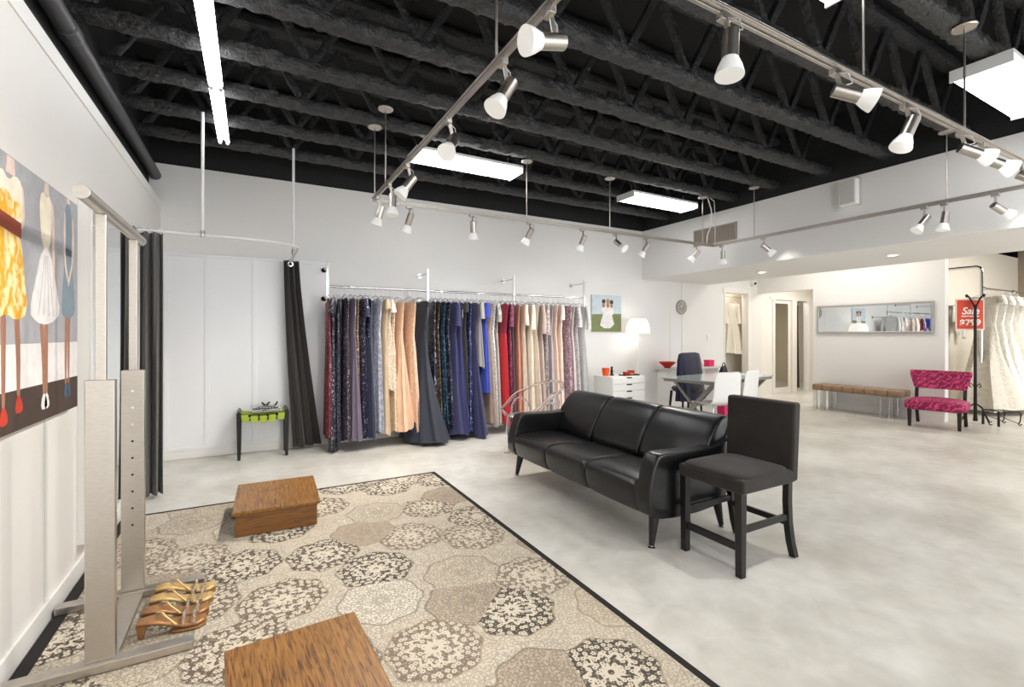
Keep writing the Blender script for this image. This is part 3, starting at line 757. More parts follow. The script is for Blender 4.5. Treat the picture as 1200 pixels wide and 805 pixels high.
def curtain(name, label, path, z0, z1, m, waves, amp, topscale=1., loc=(0, 0, 0), bottom=None):
    """folded cloth along a plan path (list of xy), optionally spreading to another path at the hem"""
    t = thing(name, label, 'curtain', loc)
    n = 90; rows = 22; g = []
    def along(p, s):
        L = [0]
        for a, b_ in zip(p, p[1:]): L.append(L[-1]+math.dist(a, b_))
        d = s*L[-1]
        for i in range(len(p)-1):
            if d <= L[i+1] or i == len(p)-2:
                f = (d-L[i])/(L[i+1]-L[i]); a, b_ = p[i], p[i+1]
                tx, ty = b_[0]-a[0], b_[1]-a[1]; q = math.hypot(tx, ty)
                return (a[0]+tx*f, a[1]+ty*f), (-ty/q, tx/q)
    bottom = bottom or path
    for r in range(rows+1):
        f = r/rows; row = []
        e = f**1.3
        for k in range(n+1):
            s = k/n
            p, nn = along(path, s); q, nq = along(bottom, s)
            x = p[0]*(1-e)+q[0]*e; y = p[1]*(1-e)+q[1]*e; nx = nn[0]*(1-e)+nq[0]*e; ny = nn[1]*(1-e)+nq[1]*e
            a = amp*(.75+.35*f)*(math.sin(2*PI*waves*s+.5*math.sin(3*f+s*4)) + .25*math.sin(2*PI*waves*2.3*s+2*f))
            row.append((x+nx*a-loc[0], y+ny*a-loc[1], z1+(z0-z1)*f-loc[2]))
        g.append(row)
    m_ = MB(); m_.sheet(g); m_.build('cloth', m, t, solid=.006)
    return t
c1 = curtain('curtain', 'charcoal curtain gathered at the left wall behind the steel rack', [(-.80, 4.85), (-.65, 4.85)], .03, 2.19, CURT, 2.6, .05, loc=(-.72, 4.85, 0), bottom=[(-.80, 4.80), (-.65, 4.83)])
for k in range(4):
    MB().rev([((-.08+.05*k, -.004, 2.2), .024), ((-.08+.05*k, .004, 2.2), .024)], 16).build('ring', CHROME, c1)
c2 = curtain('curtain', 'black brown curtain hanging at the back wall next to the dress rack', [(.325, 6.02), (.48, 6.05)], .04, 2.2, CURT2, 3, .032, loc=(.4, 6.05, 0), bottom=[(.42, 5.98), (.56, 6.0), (.73, 6.07)])
MB().rev([((-.01, -.075, 2.155), .03), ((-.01, -.07, 2.155), .03)], 18).build('grommet', CHROME, c2)
MB().rev([((-.01, -.079, 2.155), .018), ((-.01, -.074, 2.155), .018)], 18).build('grommet_hole', BLACKPL, c2)

t = thing('strap_stool', 'small black stool with woven lime green strap seat', 'stool', (.115, 5.93, 0))
def taper(m, x, y, z0, z1, a, b_):
    m.hexa([(x-a, y-a, z0), (x+a, y-a, z0), (x+a, y+a, z0), (x-a, y+a, z0), (x-b_, y-b_, z1), (x+b_, y-b_, z1), (x+b_, y+b_, z1), (x-b_, y+b_, z1)])
for x in (-.235, .225):
    for y in (-.12, .14):
        m = MB(); taper(m, x, y, 0, .5, .015, .024); m.build('leg', BLACKWOOD, t, bevel=.004)
for x in (-.235, .225):
    MB().rev([((x, -.145, .505), .016), ((x, .165, .505), .016)], 12).build('seat_rail', BLACKWOOD, t)
for y in (-.12, .14):
    MB().box((-.23, y-.012, .41), (.22, y+.012, .44)).build('apron', BLACKWOOD, t, bevel=.003)
for k in range(5):
    x = -.17+.083*k; f = abs(k-2)/2
    z = .462+.022*f*f; sk = (k-2)*.006
    MB().loft([[(x-.036, -.147, z-.075), (x+.036, -.147, z-.075), (x+.036, -.143, z-.075), (x-.036, -.143, z-.075)],
               [(x-.033+sk, -.150, z), (x+.033+sk, -.150, z), (x+.033+sk, -.143, z-.005), (x-.033+sk, -.143, z-.005)],
               [(x-.036, -.05, z-.006), (x+.036, -.05, z-.006), (x+.036, -.05, z-.011), (x-.036, -.05, z-.011)],
               [(x-.036, .13, z-.002), (x+.036, .13, z-.002), (x+.036, .13, z-.007), (x-.036, .13, z-.007)],
               [(x-.036, .16, z-.07), (x+.036, .16, z-.07), (x+.036, .155, z-.07), (x-.036, .155, z-.07)]]).build('strap', LIME, t, bevel=.001)
for k in range(3):
    y = -.07+.075*k
    g = [[(x_, y+s*.028, .476+.024*(abs(x_)/.23)**2) for s in (-1, 1)] for x_ in [-.23+.046*i for i in range(11)]]
    m = MB(); m.sheet(g); m.build('strap', LIME, t, solid=.005)
t = thing('wire_basket', 'shallow silver tray basket standing on the lime strap stool', 'basket', (.145, 5.9, .486))
m = MB(); m.hexa([(-.13, -.07, 0), (.13, -.07, 0), (.13, .07, 0), (-.13, .07, 0), (-.14, -.08, .006), (.14, -.08, .006), (.14, .08, .006), (-.14, .08, .006)])
m.build('tray_bottom', SILVER_F, t)
m = MB()
for z, o in ((.02, .141), (.04, .144), (.06, .147), (.075, .15)):
    p = [(-o, -o*.57, z), (o, -o*.57, z), (o, o*.57, z), (-o, o*.57, z), (-o, -o*.57, z)]; m.tube(p, .003, 6)
for k in range(11):
    x = -.14+.028*k
    for s in (-1, 1): m.tube([(x, s*.08, .003), (x*1.06, s*.085, .076)], .002, 5)
for k in range(5):
    y = -.064+.032*k
    for s in (-1, 1): m.tube([(s*.14, y, .003), (s*.149, y, .076)], .002, 5)
m.build('wire_sides', SILVER_F, t)
t0 = thing('hair_clip', 'black clip lying lengthwise in the silver basket', 'clip', (.1, 5.9, .495), group='black clips in the basket')
MB().rev([((-.09, 0, .03), .006), ((-.02, 0, .045), .012), ((.04, 0, .06), .012), ((.075, .01, .1), .008)], 10).build('arm', BLACKPL, t0)
MB().rev([((-.09, .012, .02), .006), ((-.02, .012, .03), .011), ((.05, .012, .04), .009)], 10).build('arm', BLACKPL, t0)
dup(t0, (.19, 5.88, .49), R(24), 'black clip lying slanted at the right side of the silver basket')
dup(t0, (.17, 5.93, .493), R(190), 'black clip lying reversed at the back of the silver basket')

# ------------------------------------------------------------------ dress rack
RY, RZ = 5.83, 1.905
t = thing('dress_rack', 'chrome wall-mounted outrigger rack carrying the evening dresses', 'clothes rack', (2.65, RY, 0))
XS = (.77, 1.98, 3.25, 4.49)
for x in XS:
    p = MB().box((x-2.65-.013, -.013, 1.72), (x-2.65+.013, .013, 2.19)).build('post', CHROME, t, bevel=.003)
    MB().cyl((x-2.65, 0, 2.13), (x-2.65, BY-RY, 2.13), .011, n=12).lathe((x-2.65, BY-RY, 2.13), [(.0, -.012), (.03, -.012), (.034, 0)], 16, 'Y').build('wall_arm', CHROME, t)
    MB().cyl((x-2.65, 0, 1.78), (x-2.65, BY-RY, 1.78), .011, n=12).lathe((x-2.65, BY-RY, 1.78), [(.0, -.012), (.03, -.012), (.034, 0)], 16, 'Y').build('wall_arm', CHROME, t)
    MB().box((x-2.65-.02, -.02, RZ-.02), (x-2.65+.02, .02, RZ+.02)).build('rail_clamp', CHROME, t, bevel=.003)
for a, b_ in zip(XS, XS[1:]):
    MB().cyl((a-2.65-.02, 0, RZ), (b_-2.65+.02, 0, RZ), .014, n=14).build('rail', CHROME, t)

# ------------------------------------------------------------------ evening dresses
def dress(x, cloth, label, hem=.1, sleeve=0., flare=1., folds=9, amp=.14, top=.19, bodice=None, split=.3, thick=1., tagged=False,
          y0=RY, z0=RZ, group='evening dresses on the chrome rack', name='evening_dress', hang=HANGER, rz=None, fwd=0., strapless=False, spread=0.):
    rz = random.uniform(-.28, .22) if rz is None else rz
    y0 += random.uniform(-.03, .03) if name == 'evening_dress' else 0
    hem += random.uniform(-.015, .03) if name == 'evening_dress' else 0
    t = thing(name, label, 'dress' if name != 'wedding_gown' else 'wedding gown', (x, y0, z0), rz, group)
    sh = -.105 if not strapless else -.16
    L = z0-hem+sh*-1*0; zt = sh; zb = hem-z0
    n = 36; lv = 18; ph = random.uniform(0, 6.28); ph2 = random.uniform(0, 6.28)
    def ring(q):
        # half widths: shoulder, bust, waist, hip, hem
        if q < .1: wy = top + (.165-top)*(q/.1)
        elif q < .26: wy = .165 + (.125-.165)*((q-.1)/.16)
        elif q < .4: wy = .125 + (.165-.125)*((q-.26)/.14)
        else: wy = .165 + (.165+.06*flare-.165+.02)*(((q-.4)/.6)**(1.2))
        tx = (.017 + .012*min(1, q/.15) + .020*max(0, (q-.25)/.75)*flare)*thick + spread*max(0, (q-.34)/.66)**1.2
        a = amp*max(0, min(1, (q-.22)/.4))
        out = []
        for k in range(n):
            th = 2*PI*k/n; c_, s_ = math.cos(th), math.sin(th)
            fx = 1 + a*1.6*math.sin(folds*th+ph) + .3*a*math.sin(folds*1.7*th+ph2)
            fy = 1 + a*.35*math.sin(folds*th+ph)
            yy = s_*wy*fy; xx = c_*tx*fx
            z = zt + (zb-zt)*q
            if q == 0: z = zt - .055*(abs(s_))**2*(0 if strapless else 1) - (.06*(1-abs(s_))**1.5 if not strapless else 0)
            if q > .9: z += .018*math.sin(3*th+ph)*(q-.9)/.1
            out.append((xx + .008*math.sin(2*q+ph), yy - fwd*max(0, q-.4)**1.5*(1 if s_ < 0 else .2), z))
        return out
    qs = [0]+[(i/lv)**.9 for i in range(1, lv+1)]
    rings = [ring(q) for q in qs]
    if bodice:
        ks = next(i for i, q in enumerate(qs) if q >= split)
        m = MB(); m.loft(rings[:ks+1]); m.build('bodice', bodice, t, ang=70)
        m = MB(); m.loft(rings[ks:]); m.build('skirt', cloth, t, ang=70)
    else:
        m = MB(); m.loft(rings); m.build('gown', cloth, t, ang=70)
    if sleeve:
        for s in (-1, 1):
            m = MB(); y = s*(top-.02); st = []
            for i in range(6):
                f = i/5; st.append(((0+.006*math.sin(f*4+ph), y+s*.03*math.sin(f*2.2), zt-.045-sleeve*f), (.026+.012*f)*thick))
            m.rev(st, 12); m.build('sleeve', bodice or cloth, t, ang=70)
    m = MB(); m.tube([(0, -.016, -.012), (0, -.011, .006), (0, 0, .0165), (0, .012, .008), (0, .014, -.006), (0, .006, -.03), (0, 0, -.05), (0, 0, -.09)], .0028, 6)
    m.tube([(0, -.2, -.155), (0, -.1, -.11), (0, 0, -.09), (0, .1, -.11), (0, .2, -.155)], .006, 6)
    if strapless:
        for s in (-1, 1): m.tube([(0, s*.09, -.108), (0, s*.1, -.17)], .003, 5)
    m.build('hanger', hang, t)
    if tagged:
        MB().box((-.001, -.19, -.34), (.001, -.165, -.24)).tube([(0, -.178, -.24), (0, -.17, -.16)], .001, 4).build('price_tag', TAGW, t)
    return t
def cloth(n, rgb, rough=.7, sheen=.25): return mat(n, rgb, rough, sheen=sheen, vary=.08, vscale=10, bump=.12, bscale=120)
D = [
 # u-derived x, material, label, options
 (0.78, sequin('burgundy_sequin', (92, 22, 34), (190, 120, 130)), 'burgundy beaded gown at the far left end of the dress rack', dict(hem=.17)),
 (0.835, sequin('black_sequin', (26, 26, 34), (150, 152, 170), 120, .8), 'black sequin floor-length gown, second from the left end of the rack', dict(hem=.04, sleeve=.16, fwd=.05)),
 (0.895, sequin('charcoal_sequin', (50, 48, 62), (170, 170, 185), 150, .85), 'charcoal sparkling gown, third from the left end of the rack', dict(hem=.12)),
 (0.955, sequin('plum_bead', (62, 50, 64), (200, 190, 200), 130, .9), 'dark plum beaded gown left of the mauve chiffon one', dict(hem=.13)),
 (1.02, cloth('mauve_chiffon', (100, 88, 108)), 'mauve grey chiffon gown with a full pleated skirt', dict(hem=.13, flare=1.6, folds=12, amp=.2, tagged=True, spread=.03, rz=.15)),
 (1.08, sequin('bronze_sequin', (120, 98, 84), (226, 200, 160), 130, .72), 'bronze sequin gown between mauve and navy ones', dict(hem=.14)),
 (1.14, sequin('navy_bead', (36, 38, 62), (170, 170, 190), 130, .87), 'navy beaded gown with short sleeves right of the bronze one', dict(hem=.17, sleeve=.2)),
 (1.195, cloth('midnight_chiffon', (34, 38, 64)), 'midnight navy chiffon gown with beaded bodice', dict(hem=.14, flare=1.4, bodice=sequin('navy_bead', (36, 38, 62)), folds=11)),
 (1.25, cloth('dusk_navy', (52, 56, 82)), 'dusky navy pleated gown left of the lavender blue lace', dict(hem=.15, flare=1.1)),
 (1.315, sequin('lavender_lace', (168, 172, 190), (214, 218, 230), 60, .55, .7), 'pale lavender blue lace gown', dict(hem=.16, flare=1.0)),
 (1.385, cloth('champagne_satin', (206, 182, 150), .4), 'champagne satin gown with cap sleeves right of lavender lace', dict(hem=.17, sleeve=.1)),
 (1.45, sequin('ivory_sequin', (226, 214, 200), (250, 246, 240), 110, .6), 'ivory sequin knee-length dress beside the peach gowns', dict(hem=.68, sleeve=.14, thick=1.1, tagged=True)),
 (1.49, sequin('champagne_sequin', (206, 180, 150), (240, 226, 200), 120, .7), 'champagne sequin long gown half behind the ivory one', dict(hem=.17, strapless=True)),
 (1.6, cloth('peach_chiffon', (222, 182, 152)), 'peach chiffon strapless gown with a full skirt', dict(hem=.18, flare=2., folds=12, amp=.2, strapless=True, thick=1.3, spread=.045, rz=.15)),
 (1.73, sequin('peach_lace', (216, 176, 146), (232, 204, 178), 70, .6, .7), 'peach lace gown left of the slate blue tulle one', dict(hem=.17, flare=1.3, strapless=True, thick=1.3)),
 (1.865, cloth('slate_tulle', (28, 34, 50), .5), 'slate blue tulle gown with a wide trailing skirt', dict(hem=.03, flare=2.2, folds=10, amp=.16, fwd=.36, thick=1.1, spread=.13, rz=.3)),
 (2.035, sequin('midnight_sequin', (22, 22, 34), (150, 150, 180), 90, .82), 'black sequin gown right of the slate blue tulle one', dict(hem=.13, bodice=sequin('black_sequin', (26, 26, 34)))),
 (2.09, sequin('gold_black_sequin', (60, 50, 44), (190, 150, 110), 100, .7), 'gold and black sequin gown left of the teal one', dict(hem=.3, thick=.7, rz=.0)),
 (2.145, sequin('teal_sequin', (22, 46, 70), (90, 160, 190), 100, .8), 'teal blue sequin gown among the dark gowns', dict(hem=.2, thick=.7, rz=.05)),
 (2.21, sequin('dark_bead', (34, 32, 46), (170, 170, 190), 110, .9), 'dark beaded gown between teal and navy cape gowns', dict(hem=.12)),
 (2.29, cloth('navy_crepe', (40, 42, 88)), 'navy crepe gown with elbow sleeves and a ruffled hem', dict(hem=.05, sleeve=.3, flare=1.7, amp=.22, fwd=.2, spread=.05, rz=.18)),
 (2.385, cloth('deep_navy', (44, 46, 96)), 'navy satin gown with pointed shoulders and a white price tag', dict(hem=.08, flare=1.5, top=.2, tagged=True, fwd=.16, spread=.03, rz=.1)),
 (2.46, cloth('black_crepe', (28, 26, 30)), 'black crepe gown in the middle of the rack', dict(hem=.42, sleeve=.12)),
 (2.53, sequin('blue_bead', (40, 46, 92), (160, 170, 220), 120, .88), 'deep blue beaded gown right of the black crepe one', dict(hem=.1)),
 (2.60, cloth('navy_jersey', (38, 40, 82)), 'navy jersey gown sweeping the floor, left of the cobalt dress', dict(hem=.05, flare=1.8, fwd=.22, spread=.03, rz=.05)),
 (2.665, cloth('silver_crepe', (156, 152, 150), .5), 'grey short-sleeved dress half hidden by the cobalt one', dict(hem=.9, sleeve=.2)),
 (2.735, cloth('cobalt_crepe', (38, 62, 165)), 'cobalt blue short dress', dict(hem=.55, sleeve=.18, thick=1.2)),
 (2.81, cloth('taupe_chiffon', (168, 148, 134)), 'taupe chiffon gown right of the cobalt dress', dict(hem=.14)),
 (2.88, sequin('silver_sequin', (206, 204, 204), (246, 246, 248), 100, .55), 'silver white sequin gown', dict(hem=.12)),
 (2.955, cloth('stone_grey', (160, 152, 146)), 'stone grey gown with a lace jacket left of the red one', dict(hem=.12, bodice=sequin('grey_lace', (156, 148, 140), (200, 196, 190), 60, .5, .7), split=.26, sleeve=.24)),
 (3.05, cloth('scarlet_satin', (196, 28, 40), .45), 'scarlet red satin gown', dict(hem=.12, flare=1.2, bodice=cloth('crimson', (150, 26, 52)), split=.2)),
 (3.125, sequin('wine_lace', (92, 30, 58), (150, 80, 110), 80, .6, .6), 'wine red lace gown with a short cape', dict(hem=.16, sleeve=.3)),
 (3.20, cloth('plum_crepe', (66, 36, 50)), 'dark plum gown between the wine lace and rust ones', dict(hem=.2)),
 (3.275, cloth('rust_satin', (186, 116, 92), .45), 'rust coloured satin gown', dict(hem=.2)),
 (3.37, cloth('ecru_chiffon', (214, 202, 186)), 'ecru gown with elbow sleeves right of the rust one', dict(hem=.16, sleeve=.28, flare=1.3)),
 (3.47, cloth('ivory_crepe', (226, 216, 202)), 'ivory chiffon gown above the clear chair back', dict(hem=.16, sleeve=.34)),
 (3.565, cloth('sand_crepe', (206, 190, 172)), 'sand coloured gown right of the ivory chiffon', dict(hem=.16, flare=1.1)),
 (3.655, cloth('greige', (184, 168, 158)), 'greige gown with long flutter sleeves', dict(hem=.16, sleeve=.4)),
 (3.745, sequin('pewter_lace', (152, 140, 138), (200, 192, 190), 70, .55, .6), 'pewter lace gown with sleeves left of the lilac grey one', dict(hem=.16, sleeve=.42)),
 (3.835, cloth('lilac_grey', (186, 178, 184)), 'lilac grey chiffon gown', dict(hem=.15, flare=1.2)),
 (3.925, cloth('blush', (228, 200, 182)), 'blush peach gown towards the right end of the rack', dict(hem=.15)),
 (4.01, cloth('cream_satin', (230, 216, 204), .45), 'cream satin gown with ruffled shoulders, right of the blush one', dict(hem=.15, sleeve=.2)),
 (4.10, sequin('mauve_sequin', (142, 110, 122), (200, 180, 190), 90, .65), 'mauve pink sequin gown, fourth from the right end', dict(hem=.15, tagged=True)),
 (4.19, cloth('rose_grey', (214, 200, 198)), 'pale rose grey gown, third from the right end', dict(hem=.15)),
 (4.285, sequin('silver_lace', (186, 184, 184), (222, 220, 220), 70, .5, .6), 'silver grey lace gown, second from the right end', dict(hem=.14, sleeve=.3)),
 (4.38, cloth('pearl_grey', (196, 196, 196), .5), 'pearl grey gown with long sleeves at the right end of the rack', dict(hem=.14, sleeve=.34)),
]
for x, m_, lb, kw in D: dress(x, m_, lb, **kw)

# ------------------------------------------------------------------ back wall: small painting, lamp, drawers
t = thing('small_painting', 'small painting of women in white gowns on grass above the white drawers', 'painting', (5.21, BY+.002, 1.695))
P = MB(); cm2 = [PSEDGE, paint('sky', (196, 208, 216)), paint('grass', (122, 132, 86)), PWHITE, PSKIN, paint('hair', (70, 46, 36)), paint('hair_gold', (180, 140, 90))]
P.box((-.315, -.03, -.305), (.315, 0, .305))
def fl2(poly, mi, k): P.mi = mi; P.prism(poly, -.0305-.0006*k, -.029-.0006*k, 'Y')
fl2([(-.315, -.02), (.315, -.02), (.315, .305), (-.315, .305)], 1, 0); fl2([(-.315, -.305), (.315, -.305), (.315, .0), (-.315, -.02)], 2, 1)
fl2([(-.15, -.2), (-.05, -.25), (.07, -.25), (.16, -.18), (.1, 0), (.1, .12), (-.06, .13), (-.08, 0)], 3, 2)
for x, hz, hm in ((-.07, .19, 5), (.02, .2, 6), (.1, .18, 5)):
    fl2([(x-.03, hz-.1), (x+.03, hz-.1), (x+.02, hz), (x-.02, hz)], 4, 3)
    fl2([(x-.04, hz-.01), (x-.03, hz+.04), (x+.02, hz+.05), (x+.04, hz), (x+.02, hz-.02)], hm, 4)
fl2([(-.12, .06), (-.1, .1), (-.04, .1), (-.06, -.05)], 3, 4); fl2([(.06, .1), (.13, .1), (.15, .0), (.09, -.05)], 3, 4)
P.build('canvas', cm2, t, smooth=False)

t = thing('drawer_unit', 'white drawer unit with slotted black drawer pulls left of the desk', 'drawer unit', (5.07, 5.68, 0))
MB().box((-.33, -.21, .06), (.33, .22, .7)).build('body', WPLAST, t, bevel=.003)
MB().box((-.31, -.19, 0), (.31, .2, .06)).build('plinth', GREYP, t, bevel=.002)
for k in range(6):
    z0 = .07+.104*k
    d_ = MB().box((-.322, -.226, z0), (.322, -.211, z0+.098)).build('drawer', WPLAST, t, bevel=.003)
    MB().prism([(-.06, z0+.098), (-.045, z0+.08), (.045, z0+.08), (.06, z0+.098)], -.229, -.2255, 'Y').build('pull_slot', BLACKPL, d_, smooth=False)
t = thing('plant_pot', 'orange pot standing on the left end of the white drawer unit', 'pot', (4.83, 5.72, .7))
MB().lathe((0, 0, 0), [(.0, 0), (.045, 0), (.06, .1), (.062, .12), (.054, .12), (.045, .03), (0, .03)], 24).build('pot_body', ORANGE, t)
t = thing('figurine', 'small dark figurine standing on the white drawers beside the orange pot', 'figurine', (4.95, 5.72, .7))
MB().lathe((0, 0, 0), [(0, 0), (.035, 0), (.035, .015), (.018, .025), (.024, .06), (.02, .09), (.012, .105)], 16).build('body', BLACKIRON, t)
MB().lathe((0, 0, .105), [(0, -.005), (.015, .0), (.02, .018), (.012, .034), (0, .038)], 14).build('head', BLACKIRON, t)
t = thing('display_tray', 'flat black tray holding red trinkets on the white drawer unit', 'tray', (5.2, 5.6, .7))
MB().box((-.15, -.08, 0), (.15, .08, .008)).box((-.15, -.08, .008), (-.142, .08, .02)).box((.142, -.08, .008), (.15, .08, .02)).build('tray_base', BLACKPL, t, bevel=.002)
for k, (x, y, w_, h_, mm, nm, lb) in enumerate(((-.06, .0, .09, .05, RED, 'trinket_box', 'red trinket box at the left of the black tray'), (.06, .02, .1, .07, RED, 'trinket_box', 'taller red trinket box at the right of the black tray'), (.0, -.04, .06, .03, mat('tan_trinket', (196, 150, 110), .5), 'trinket_box', 'small tan trinket box at the front of the black tray'))):
    q = thing(nm, lb, 'trinket box', (5.2+x, 5.6+y, .708), group='trinkets on the tray')
    MB().box((-w_/2, -.025, 0), (w_/2, .025, h_*.7)).build('box_body', mm, q, bevel=.004)
    MB().box((-w_/2-.003, -.028, h_*.7), (w_/2+.003, .028, h_)).build('lid', mm, q, bevel=.004)
t = thing('floor_lamp', 'lit white floor lamp with a wide shade behind the white drawers', 'lamp', (5.7, 5.93, 0))
MB().lathe((0, 0, 0), [(0, 0), (.14, 0), (.14, .015), (.02, .03), (.0, .03)], 28).build('base', WPLAST, t)
MB().cyl((0, 0, .025), (0, 0, 1.42), .011, n=12).build('pole', WPLAST, t)
m = MB(); n = 56
rg = []
for z, r in ((1.36, .2), (1.42, .195), (1.5, .18), (1.57, .155), (1.61, .12)):
    rg.append([((r+.004*(-1)**k)*math.cos(2*PI*k/n), (r+.004*(-1)**k)*math.sin(2*PI*k/n), z) for k in range(n)])
m.loft(rg, caps=False); m.build('shade', SHADE, t, solid=.003, ang=60)
MB().lathe((0, 0, 1.42), [(0, 0), (.02, .005), (.035, .04), (.03, .075), (0, .09)], 16).build('bulb', BULB, t)
L = bpy.data.lights.new('lamp_glow', 'POINT'); L.energy = 2; L.shadow_soft_size = .04; L.color = (1, .93, .82)
o = bpy.data.objects.new('lamp_glow', L); COL.objects.link(o); o.parent = t; o.location = (0, 0, 1.34)

# ------------------------------------------------------------------ desk group
t = thing('wall_shelf', 'narrow white shelf desk along the back wall behind the navy draped chair', 'shelf', (7.0, 5.98, 0))
MB().box((-.68, -.19, .72), (.72, .175, .75)).build('shelf_top', GREYP, t, bevel=.003)
for x in (-.6, .64):
    MB().box((x-.02, -.15, 0), (x+.02, .15, .72)).build('support', WPLAST, t, bevel=.003)
t = thing('red_bowl', 'red bowl at the left end of the shelf behind the desk', 'bowl', (6.42, 5.95, .75))
MB().lathe((0, 0, 0), [(0, 0), (.05, 0), (.06, .02), (.13, .08), (.15, .11), (.142, .11), (.11, .07), (.03, .02), (0, .02)], 28).build('bowl_body', RED, t)
t = thing('pink_box', 'hot pink box on the shelf right of the navy draped chair', 'box', (7.45, 5.9, .75))
MB().box((-.07, -.06, 0), (.07, .06, .1)).build('box_body', PINK, t, bevel=.006); MB().box((-.074, -.064, .09), (.074, .064, .12)).build('lid', PINK, t, bevel=.006)
A = R(8)
t = thing('glass_desk', 'desk with a frosted glass top on slanted white metal legs', 'desk', (5.06, 4.8, 0), A)
MB().box((0, -.82, .725), (1.58, 0, .74)).build('glass_top', GLASS_T, t, bevel=.003)
MB().box((.02, -.80, .69), (1.56, -.76, .724)).box((.02, -.06, .69), (1.56, -.02, .724)).box((.02, -.76, .69), (.06, -.06, .724)).box((1.52, -.76, .69), (1.56, -.06, .724)).build('top_frame', DESKM, t, bevel=.003)
for x in (.1, 1.46):
    MB().bar((x, -.74, .7), (x-.03, -.1, .0), .055, .05, up=(1, 0, 0)).build('slanted_leg', DESKM, t, bevel=.004)
    MB().bar((x+.05, -.1, .7), (x+.05, -.74, .0), .03, .03, up=(1, 0, 0)).build('cross_leg', DESKM, t, bevel=.003)
MB().bar((.1, -.42, .38), (1.46, -.42, .38), .025, .025).build('stretcher', DESKM, t, bevel=.002)
def white_chair(x, y, rz, label):
    W_ = 1.15
    t = thing('white_chair', label, 'chair', (x, y, 0), rz, group='white moulded chairs at the desk')
    # one-piece shell: seat curving up into the backrest (faces +Y)
    prof = [(.22, .43), (.2, .45), (.1, .445), (-.05, .44), (-.15, .447), (-.19, .48), (-.205, .56), (-.215, .7), (-.235, .87)]
    m = MB(); m.sheet([[(s*W_*(.2-.015*(max(0, z-.5)/.4)), y_ - .012*(1-s*s)*(1 if z > .5 else 0), z-.008*(1-s*s)*(z < .46)) for s in (-1, -.6, -.2, .2, .6, 1)] for y_, z in prof])
    m.build('shell', WPLAST, t, solid=.014, sub=1)
    for sx in (-1, 1):
        for y0 in (-.17, .19):
            MB().tube([(sx*.15, y0*.8, .43), (sx*.19, y0, .4), (sx*.2, y0*1.08, 0)], .01, 10).build('leg', CHROME, t)
    MB().tube([(-.15, -.136, .428), (.15, -.136, .428)], .009, 8).tube([(-.15, .152, .43), (.15, .152, .43)], .009, 8).build('under_frame', CHROME, t)
white_chair(5.39, 4.17, R(-10), 'white moulded chair in front of the desk, left one nearer the sofa')
white_chair(5.87, 4.22, R(11), 'white moulded chair in front of the desk, right one half behind the counter stool')
t = thing('office_chair', 'dark chair fully draped in navy cloth behind the glass desk', 'chair', (6.2, 5.35, 0), R(10))
MB().lathe((0, 0, .42), [(0, 0), (.2, 0), (.23, .03), (.22, .07), (0, .08)], 24).build('seat', BLACKPL, t)
# draped back
m = MB(); rows = []; nn = 44
for i in range(13):
    f = i/12; z = 1.05 - f*.76; r = []
    hw = .31 + .05*f; hd = .05+.07*f
    if i == 0: hw, hd = .2, .02
    if i == 1: z = 1.03; hw, hd = .285, .045
    for k in range(nn):
        th = 2*PI*k/nn; a = 1+(.02+.05*f)*math.sin(11*th+1)
        r.append((hw*math.copysign(abs(math.cos(th))**.7, math.cos(th))*a, -.05-.03*f+hd*math.copysign(abs(math.sin(th))**.8, math.sin(th))*a, z))
    rows.append(r)
m.loft(rows); m.build('draped_cloth', NAVYC, t, ang=70)
for sx in (-.17, .17):
    for y0 in (-.14, .16):
        MB().rev([((sx, y0, .43), .022), ((sx*1.2, y0*1.15, 0), .015)], 10).build('leg', BLACKPL, t)
t = thing('black_handbag', 'small black bag standing on the far side of the glass desk', 'bag', (6.36, 4.78, .74), R(10))
MB().hexa([(-.09, -.04, 0), (.09, -.04, 0), (.09, .04, 0), (-.09, .04, 0), (-.05, -.015, .11), (.07, -.015, .13), (.07, .015, .13), (-.05, .015, .11)]).build('bag_body', BLACKPL, t, bevel=.012)
MB().tube([(-.04, 0, .1), (-.02, 0, .15), (.03, 0, .17), (.06, 0, .12)], .007, 8).build('handle', BLACKPL, t)
t = thing('paper_stack', 'white papers lying at the right end of the glass desk', 'papers', (6.45, 4.4, .74), R(15))
MB().box((-.105, -.148, 0), (.105, .148, .012)).build('sheets', TAGW, t, bevel=.001)
t = thing('shopping_bag', 'hot pink shopping bag on the floor under the desk', 'bag', (6.15, 4.62, 0), R(20))
m = MB(); m.hexa([(-.11, -.05, 0), (.11, -.05, 0), (.11, .05, 0), (-.11, .05, 0), (-.12, -.055, .36), (.12, -.055, .36), (.12, .055, .36), (-.12, .055, .36)]); m.build('bag_body', PINK, t, bevel=.004)
for s in (-1, 1): MB().tube([(-.05, s*.05, .35), (-.04, s*.045, .43), (.04, s*.045, .43), (.05, s*.05, .35)], .003, 6).build('handle', PINK, t)

# lace gown hanging in the doorway
t = dress(8.80, LACE, 'ivory lace gown hanging in the doorway behind the desk', hem=.95, sleeve=.42, flare=1.6, folds=9, amp=.25, top=.2, thick=2.2, y0=6.42, z0=2.13, name='lace_gown', group=None, rz=R(86), hang=WPLAST)
t['category'] = 'gown'
t = thing('store_room_rail', 'hanging rail in the doorway carrying the ivory lace gown', 'rail', (8.7, 6.42, 2.13))
MB().cyl((-.78, 0, 0), (.74, 0, 0), .012, n=12).build('rail_tube', CHROME, t)
# dark curtain in the fitting-room opening
c3 = curtain('curtain', 'dark brown curtain hanging in the far fitting room opening', [(11.3, FY+.2), (11.62, FY+.22)], .05, 2.05, CURT2, 4, .04, loc=(11.4, FY+.2, 0), bottom=[(11.28, FY+.2), (11.66, FY+.22)])
MB().cyl((-.2, 0, 2.07), (.35, .02, 2.07), .012, n=10).build('curtain_rail', CHROME, c3)

